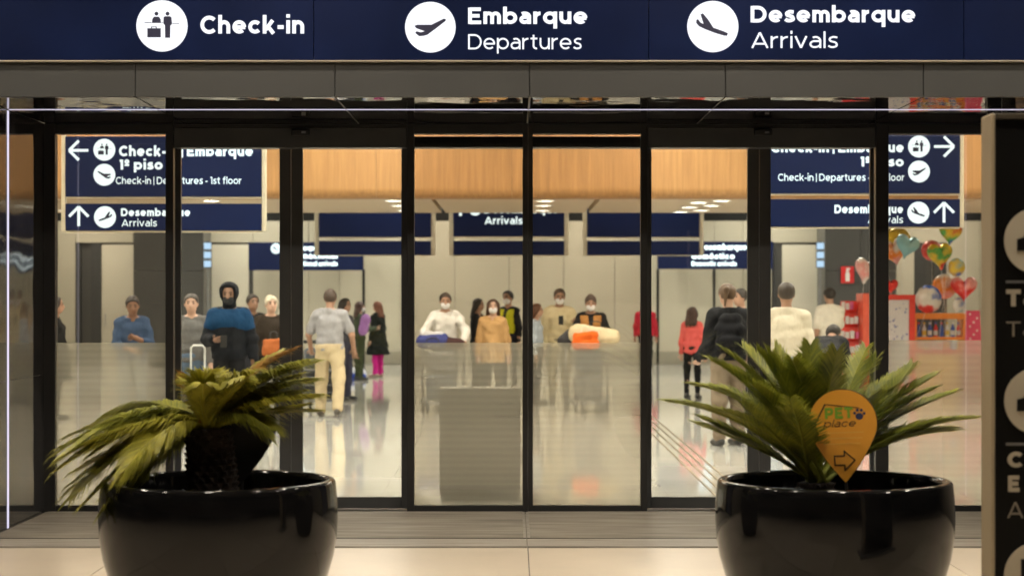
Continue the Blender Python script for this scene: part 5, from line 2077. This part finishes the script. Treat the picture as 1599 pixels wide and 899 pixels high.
for nm, px, d, off in (('dark phone in the hand of the hooded person', 349, 22.55, 1.14), ('dark phone held up by the person in the cream shirt', 876, 30.1, 1.30)):
    p = W(px, HY, d)
    t = thing('phone', nm, 'phone', (p.x, p.y, off))
    b = MB()
    b.box(-0.037, 0.037, -0.005, 0.005, -0.07, 0.07, 0.003)
    b.build('case', M_BLACK, t, local=True)
    b = MB()
    b.box(-0.033, 0.033, 0.0052, 0.0062, -0.064, 0.064)
    b.build('display', mat('phone_glass', (0.02, 0.02, 0.025), 0.1), t, local=True)

# ---- grey louvred cabinet just inside the central left glass panel
d = 15.75
y = CAMY + d
x0, x1, zt = XX(686, d), XX(812, d), ZZ(606, d)
t = thing('louvred_cabinet', 'grey louvred cabinet standing behind the central left frosted glass', 'cabinet', ((x0 + x1) / 2, y, 0))
M_CAB = mat('cabinet_grey', (0.17, 0.17, 0.155), 0.45)
b = MB()
b.box(x0, x1, y + 0.02, y + 0.35, 0.03, zt - 0.03)
b.build('carcass', mat('cabinet_dark', (0.05, 0.05, 0.048), 0.5), t)
b = MB()
b.box(x0 - 0.01, x1 + 0.01, y - 0.02, y + 0.36, zt - 0.029, zt, 0.004)
b.build('lid', M_CAB, t)
b = MB()
b.box(x0 + 0.02, x1 - 0.02, y + 0.03, y + 0.33, 0.0, 0.029)
b.build('plinth', M_BLACK, t)
n = 15
for k in range(n):
    z = 0.05 + k * (zt - 0.09) / n
    b = MB()
    h = (zt - 0.09) / n
    b.add([(x0 + 0.01, y - 0.012, z), (x1 - 0.01, y - 0.012, z), (x1 - 0.01, y + 0.018, z + h * 0.86), (x0 + 0.01, y + 0.018, z + h * 0.86),
           (x0 + 0.01, y - 0.004, z - 0.002), (x1 - 0.01, y - 0.004, z - 0.002), (x1 - 0.01, y + 0.0195, z + h * 0.80), (x0 + 0.01, y + 0.0195, z + h * 0.80)],
          [(0, 1, 2, 3), (7, 6, 5, 4), (0, 4, 5, 1), (3, 2, 6, 7), (0, 3, 7, 4), (1, 5, 6, 2)])
    b.build('louvre_slat', M_CAB, t)

# ================================================================== BALLOON KIOSK
DK = 33.0


def kp(px, py, dd=0.0):
    return W(px, py, DK + dd)


M_RED = mat('kiosk_red', (0.76, 0.05, 0.03), 0.35)
M_ORANGE = mat('kiosk_orange', (0.85, 0.27, 0.03), 0.35)
PAL = [mat('goods_%d' % i, c, 0.4) for i, c in enumerate([(0.7, 0.04, 0.03), (0.04, 0.10, 0.45), (0.75, 0.5, 0.05), (0.7, 0.7, 0.68), (0.08, 0.35, 0.12), (0.65, 0.12, 0.3)])]
# counter with a rack of bottles
a, c = XX(1427, DK), XX(1508, DK)
y = CAMY + DK
kc = thing('kiosk_counter', 'orange kiosk counter below the balloons', 'counter', ((a + c) / 2, y, 0))
b = MB()
b.box(a, c, y, y + 0.6, 0.0, ZZ(552, DK), 0.01)
b.build('body', mat('counter_ochre', (0.66, 0.36, 0.06), 0.4), kc)
b = MB()
b.box(a - 0.03, c + 0.03, y - 0.03, y + 0.63, ZZ(551.5, DK), ZZ(546, DK), 0.006)
b.build('top', M_RED, kc)
zt_, zb_ = ZZ(489, DK), ZZ(545.5, DK)
b = MB()
b.box(a - 0.02, c + 0.02, y - 0.02, y + 0.40, ZZ(498, DK), zt_, 0.006)
b.build('rack_top', M_ORANGE, kc)
for p, q in ((a - 0.02, a + 0.05), (c - 0.05, c + 0.02)):
    b = MB()
    b.box(p, q, y - 0.02, y + 0.40, zb_, ZZ(498.5, DK), 0.006)
    b.build('rack_side', M_ORANGE, kc)
b = MB()
b.box(a + 0.051, c - 0.051, y - 0.012, y + 0.39, ZZ(530, DK), ZZ(526, DK))
b.build('rack_shelf', M_ORANGE, kc)
nb = 8
for k in range(nb):
    x = a + 0.10 + k * (c - a - 0.2) / (nb - 1)
    z = ZZ(526, DK) + 0.002
    t = thing('toy_bottle', 'toy bottle number %s along the kiosk rack, counting from its left end' % ['one', 'two', 'three', 'four', 'five', 'six', 'seven', 'eight'][k], 'bottle', (x, y + 0.1, z), group='bottles in the kiosk rack')
    b = MB()
    b.lathe([(0.034, 0), (0.036, 0.01), (0.036, 0.15), (0.016, 0.19), (0.016, 0.215)], 14, close=True)
    b.build('bottle_body', PAL[[1, 3, 1, 0][k % 4]], t, local=True, smooth=False)
    b = MB()
    b.lathe([(0.020, 0.216), (0.020, 0.25)], 12, close=True)
    b.build('bottle_cap', PAL[[0, 2, 3, 1][k % 4]], t, local=True)
    b = MB()
    b.lathe([(0.0372, 0.03), (0.0372, 0.11)], 14)
    b.build('bottle_label', PAL[[3, 1, 2, 3][(k + 1) % 4]], t, local=True)
# framed poster stand
t = thing('poster_stand', 'red framed stand with a white dotted poster at the kiosk', 'poster stand', (XX(1395, DK - .6), y - 0.6, 0))
d = DK - 0.6
yy = CAMY + d
a, c = XX(1364, d), XX(1428, d)
b = MB()
b.box(a, c, yy + 0.01, yy + 0.06, 0.02, ZZ(461, d), 0.004)
b.build('board', mat('poster_white', (0.75, 0.76, 0.78), 0.4, var=0.03), t)
for p in ((a - 0.01, a + 0.09, 0.0, ZZ(460, d)), (c - 0.09, c + 0.01, 0.0, ZZ(460, d)), (a + 0.091, c - 0.091, ZZ(468, d), ZZ(460, d)), (a + 0.091, c - 0.091, 0.12, 0.22)):
    b = MB()
    b.box(p[0], p[1], yy - 0.02, yy + 0.07, p[2], p[3], 0.006)
    b.build('frame', M_RED, t)
rs = random.Random(3)
b = MB()
for k in range(46):
    b.disc(rs.uniform(a + 0.12, c - 0.12), rs.uniform(0.5, ZZ(473, d)), rs.uniform(0.008, 0.016), yy + 0.006 - 0.0001 * k * 0.1, yy + 0.0095, 8)
b.build('printed_dots', PAL[1], t)
# slanted rack of packets
d = DK - 1.2
yy = CAMY + d
t = thing('packet_rack', 'slanted red rack holding rows of white and red packets', 'rack', (XX(1336, d), yy, 0))
x0, x1 = XX(1312, d), XX(1346, d)
zt_ = ZZ(470, d)
b = MB()
b.add([(x0 - 0.06, yy, 0.1), (x1, yy, 0.1), (x1, yy, 0.16), (x0 - 0.06, yy, 0.16)] + [(x0 + 0.1, yy + 0.5, zt_), (x1, yy + 0.5, zt_), (x1, yy + 0.54, zt_), (x0 + 0.1, yy + 0.54, zt_)],
      [(0, 1, 5, 4), (2, 3, 7, 6), (1, 2, 6, 5), (3, 0, 4, 7), (4, 5, 6, 7), (3, 2, 1, 0)])
b.build('back_board', M_RED, t)
b = MB()
b.box(XX(1346.5, d), XX(1362, d), yy - 0.04, yy + 0.58, 0.03, ZZ(458, d), 0.01)
b.build('side_panel', mat('kiosk_coral', (0.72, 0.10, 0.05), 0.35), t)
b = MB()
b.box(x0 - 0.1, XX(1362, d), yy - 0.1, yy + 0.62, 0.0, 0.028, 0.006)
b.build('base', M_WHITE, t)
for r in range(6):
    f = (r + 0.4) / 6
    z, yr = 0.16 + (zt_ - 0.16) * f, yy + 0.5 * f
    xa, xe = x0 - 0.06 + 0.16 * f, x1
    b = MB()
    b.box(xa, xe - 0.004, yr - 0.10, yr + 0.03, z - 0.012, z, 0.002)
    b.build('shelf', M_RED, t)
    for k in range(4):
        w = (xe - xa) / 4
        b = MB()
        b.box(xa + k * w + 0.008, xa + (k + 1) * w - 0.008, yr - 0.085, yr - 0.03, z + 0.001, z + 0.11 + 0.02 * ((k + r) % 2), 0.006)
        b.build('packet', PAL[[3, 3, 5, 3, 0, 3, 3][(k * 2 + r) % 7]], t)
# pink bag at the end of the counter
p = kp(1519, 552)
t = thing('gift_bag', 'pink gift bag with white marks at the right end of the kiosk', 'bag', (p.x, p.y, ZZ(552, DK) - 0.0))
b = MB()
b.add([(-0.15, -0.08, 0), (0.15, -0.08, 0), (0.15, 0.08, 0), (-0.15, 0.08, 0), (-0.11, -0.05, 0.74), (0.11, -0.05, 0.74), (0.11, 0.05, 0.74), (-0.11, 0.05, 0.74)], [(0, 1, 5, 4), (1, 2, 6, 5), (2, 3, 7, 6), (3, 0, 4, 7), (4, 5, 6, 7), (3, 2, 1, 0)])
b.build('bag_body', mat('gift_pink', (0.72, 0.06, 0.14), 0.4), t, local=True)
b = MB()
for k in range(9):
    z = 0.12 + 0.07 * k
    ys = -0.08 + 0.03 * z / 0.74
    b.disc(0.07 * math.sin(k * 2.1), z, 0.018, ys - 0.004, ys - 0.0005, 6)
b.build('printed_mark', M_WHITE, t, local=True)
b = MB()
b.box(p.x - 0.22, p.x + 0.2, p.y - 0.2, p.y + 0.2, 0.0, ZZ(552, DK) - 0.002, 0.01)
tag(b.build('side_cabinet', mat('counter_rose', (0.45, 0.16, 0.12), 0.45)), 'low rose coloured cabinet under the pink gift bag', 'cabinet')


def foil(name, cols):
    """foil balloon skin: coloured bands by height, glossy"""
    m, nt, out = _new(name)
    N = nt.nodes.new
    L = nt.links.new
    b = N('ShaderNodeBsdfPrincipled')
    L(b.outputs[0], out.inputs[0])
    tc = N('ShaderNodeTexCoord')
    nz = N('ShaderNodeTexNoise')
    nz.inputs['Scale'].default_value = 5
    L(tc.outputs['Object'], nz.inputs['Vector'])
    sp_ = N('ShaderNodeSeparateXYZ')
    L(tc.outputs['Object'], sp_.inputs[0])
    ma = N('ShaderNodeMath')
    ma.operation = 'MULTIPLY_ADD'
    ma.inputs[1].default_value = 1.6
    ma.inputs[2].default_value = 0.0
    L(sp_.outputs['Z'], ma.inputs[0])
    ad = N('ShaderNodeMath')
    L(ma.outputs[0], ad.inputs[0])
    L(nz.outputs['Fac'], ad.inputs[1])
    cr = N('ShaderNodeValToRGB')
    cr.color_ramp.interpolation = 'EASE'
    e = cr.color_ramp.elements
    e[0].position, e[0].color = 0.2, (*cols[0], 1)
    e[1].position, e[1].color = 0.8, (*cols[-1], 1)
    for i, cc in enumerate(cols[1:-1]):
        q = e.new(0.2 + 0.6 * (i + 1) / (len(cols) - 1))
        q.color = (*cc, 1)
    L(ad.outputs[0], cr.inputs[0])
    L(cr.outputs[0], b.inputs['Base Color'])
    b.inputs['Roughness'].default_value = 0.16
    b.inputs['Metallic'].default_value = 0.25
    return m


def balloon(label, px, py, rpx, cols, kind, rz=0.0, tilt=0.0, dd=0.0):
    p = kp(px, py, dd)
    r = rpx * 1.15 * (DK + dd) / F
    t = thing('balloon', label, 'balloon', (p.x, p.y, p.z), rz)
    t.rotation_euler = (0, tilt, rz)
    n, lay = 48, 7
    ol = []
    for k in range(n):
        a = 2 * PI * k / n
        if kind == 'heart':
            x = 16 * math.sin(a) ** 3
            z = 13 * math.cos(a) - 5 * math.cos(2 * a) - 2 * math.cos(3 * a) - math.cos(4 * a)
            ol.append((x / 17 * r, (z + 2.5) / 16 * r))
        else:
            q = r * (1 + 0.012 * math.cos(12 * a))
            ol.append((q * math.sin(a), q * math.cos(a)))
    vs, fs = [], []
    for sg in (-1, 1):
        o = len(vs)
        for i in range(lay):
            sc = math.cos(i / lay * PI / 2)
            for x, z in ol:
                vs.append((x * sc, sg * 0.42 * r * math.sin(i / lay * PI / 2) ** 0.9, z * sc))
        vs.append((0, sg * 0.42 * r, 0))
        for i in range(lay - 1):
            for k in range(n):
                fs.append((o + i * n + k, o + i * n + (k + 1) % n, o + (i + 1) * n + (k + 1) % n, o + (i + 1) * n + k))
        for k in range(n):
            fs.append((o + (lay - 1) * n + k, o + (lay - 1) * n + (k + 1) % n, len(vs) - 1))
    b = MB()
    b.add(vs, fs)
    b.build('foil_skin', foil('foil_%d_%d' % (px, py), cols), t, smooth=True, local=True)
    b = MB()
    zl = min(z for x, z in ol)
    b.tube([(0, 0, zl), (0.01, 0.0, zl - 0.12), (-0.01, 0.02, 0.95 - p.z)], 0.003, 5)
    b.build('ribbon', M_WHITE, t, local=True)
    return t


RD, YE, BL, PK, WH, GR, OR, GO, CY = (0.72, 0.04, 0.03), (0.78, 0.55, 0.05), (0.05, 0.14, 0.55), (0.78, 0.35, 0.33), (0.75, 0.72, 0.68), (0.10, 0.42, 0.10), (0.80, 0.25, 0.03), (0.62, 0.42, 0.08), (0.28, 0.58, 0.66)
balloon('gold balloon highest behind the pale blue heart', 1402, 376, 18, [GO, YE, GO], 'round', dd=0.5)
balloon('pale blue heart balloon hanging below the navy arrow sign', 1416, 386, 18, [CY, CY, (0.4, 0.66, 0.72)], 'heart', 0.2, 0.25)
balloon('pink and cream heart balloon left of the pale blue heart', 1397, 394, 21, [PK, OR, WH], 'heart', -0.2, -0.2, 0.3)
balloon('rainbow balloon partly behind the corner of the navy arrow sign', 1484, 366, 17, [BL, GR, YE, RD], 'heart', 0.1, 0.1)
balloon('pink balloon behind the yellow heart balloon', 1455, 391, 14, [PK, RD, PK], 'round', dd=0.4)
balloon('yellow heart balloon with red tip in the middle of the bunch', 1468, 401, 20, [RD, YE, GR, YE], 'heart', 0.3, -0.1)
balloon('small blue and yellow balloon right of the yellow heart', 1494, 417, 12, [BL, YE, CY], 'round', 0.2)
balloon('salmon balloon above the kiosk rack', 1475, 447, 17, [PK, OR, WH], 'round', 0.1, dd=0.3)
balloon('big red heart balloon above the right end of the rack', 1505, 452, 19, [RD, RD, PK], 'heart', -0.1)
balloon('white balloon with red patch above the left end of the rack', 1450, 467, 19, [RD, WH, WH, BL], 'round', 0.2, 0.3, -0.2)
balloon('small red heart balloon beside the poster stand', 1391, 448, 11, [RD, RD], 'heart')
balloon('white heart balloon left of the dark door post', 1352, 424, 19, [WH, PK, WH], 'heart', 0.4, 0.2, -0.4)
balloon('small silvery blue balloon low at the right of the bunch', 1498, 476, 10, [CY, WH, BL], 'round', 0.4)

# black backpack worn by the person with the ponytail
p = W(1137, HY, 21.5)
soft_thing('backpack', 'bulky black backpack on the back of the person with the ponytail', 'backpack', 1141, 21.27, 1.06,
           [('c', (-0.07, 0, 0.09), (0.07, 0, 0.09), 0.10, 0.10), ('c', (-0.07, 0, 0.22), (0.07, 0, 0.22), 0.105, 0.105), ('c', (-0.05, 0.02, 0.34), (0.05, 0.02, 0.34), 0.085, 0.085), ('c', (-0.06, -0.09, 0.12), (0.06, -0.09, 0.12), 0.055, 0.055)],
           cloth((0.008, 0.008, 0.010)), k=0.03, wr=0.007)
# boxed toys along the front of the kiosk counter
for k in range(7):
    a = XX(1431, DK) + k * (XX(1506, DK) - XX(1431, DK)) / 7
    w = (XX(1506, DK) - XX(1431, DK)) / 7 - 0.015
    yk = CAMY + DK - 0.03
    t = thing('toy_box', 'boxed toy on the kiosk counter under the bottles, %s from the left' % ['first', 'second', 'third', 'fourth', 'fifth', 'sixth', 'seventh'][k], 'box', (a + w / 2, yk + 0.1, ZZ(546, DK)), group='toy boxes on the kiosk counter')
    b = MB()
    b.box(-w / 2, w / 2, -0.05, 0.05, 0.001, 0.15, 0.004)
    b.build('carton', PAL[[0, 2, 5, 3, 0, 1, 2][k]], t, local=True)
    b = MB()
    b.box(-w / 2 + 0.02, w / 2 - 0.02, -0.053, -0.0505, 0.05, 0.12)
    b.build('printed_window', PAL[[3, 1, 3, 0, 2, 3, 0][k]], t, local=True)
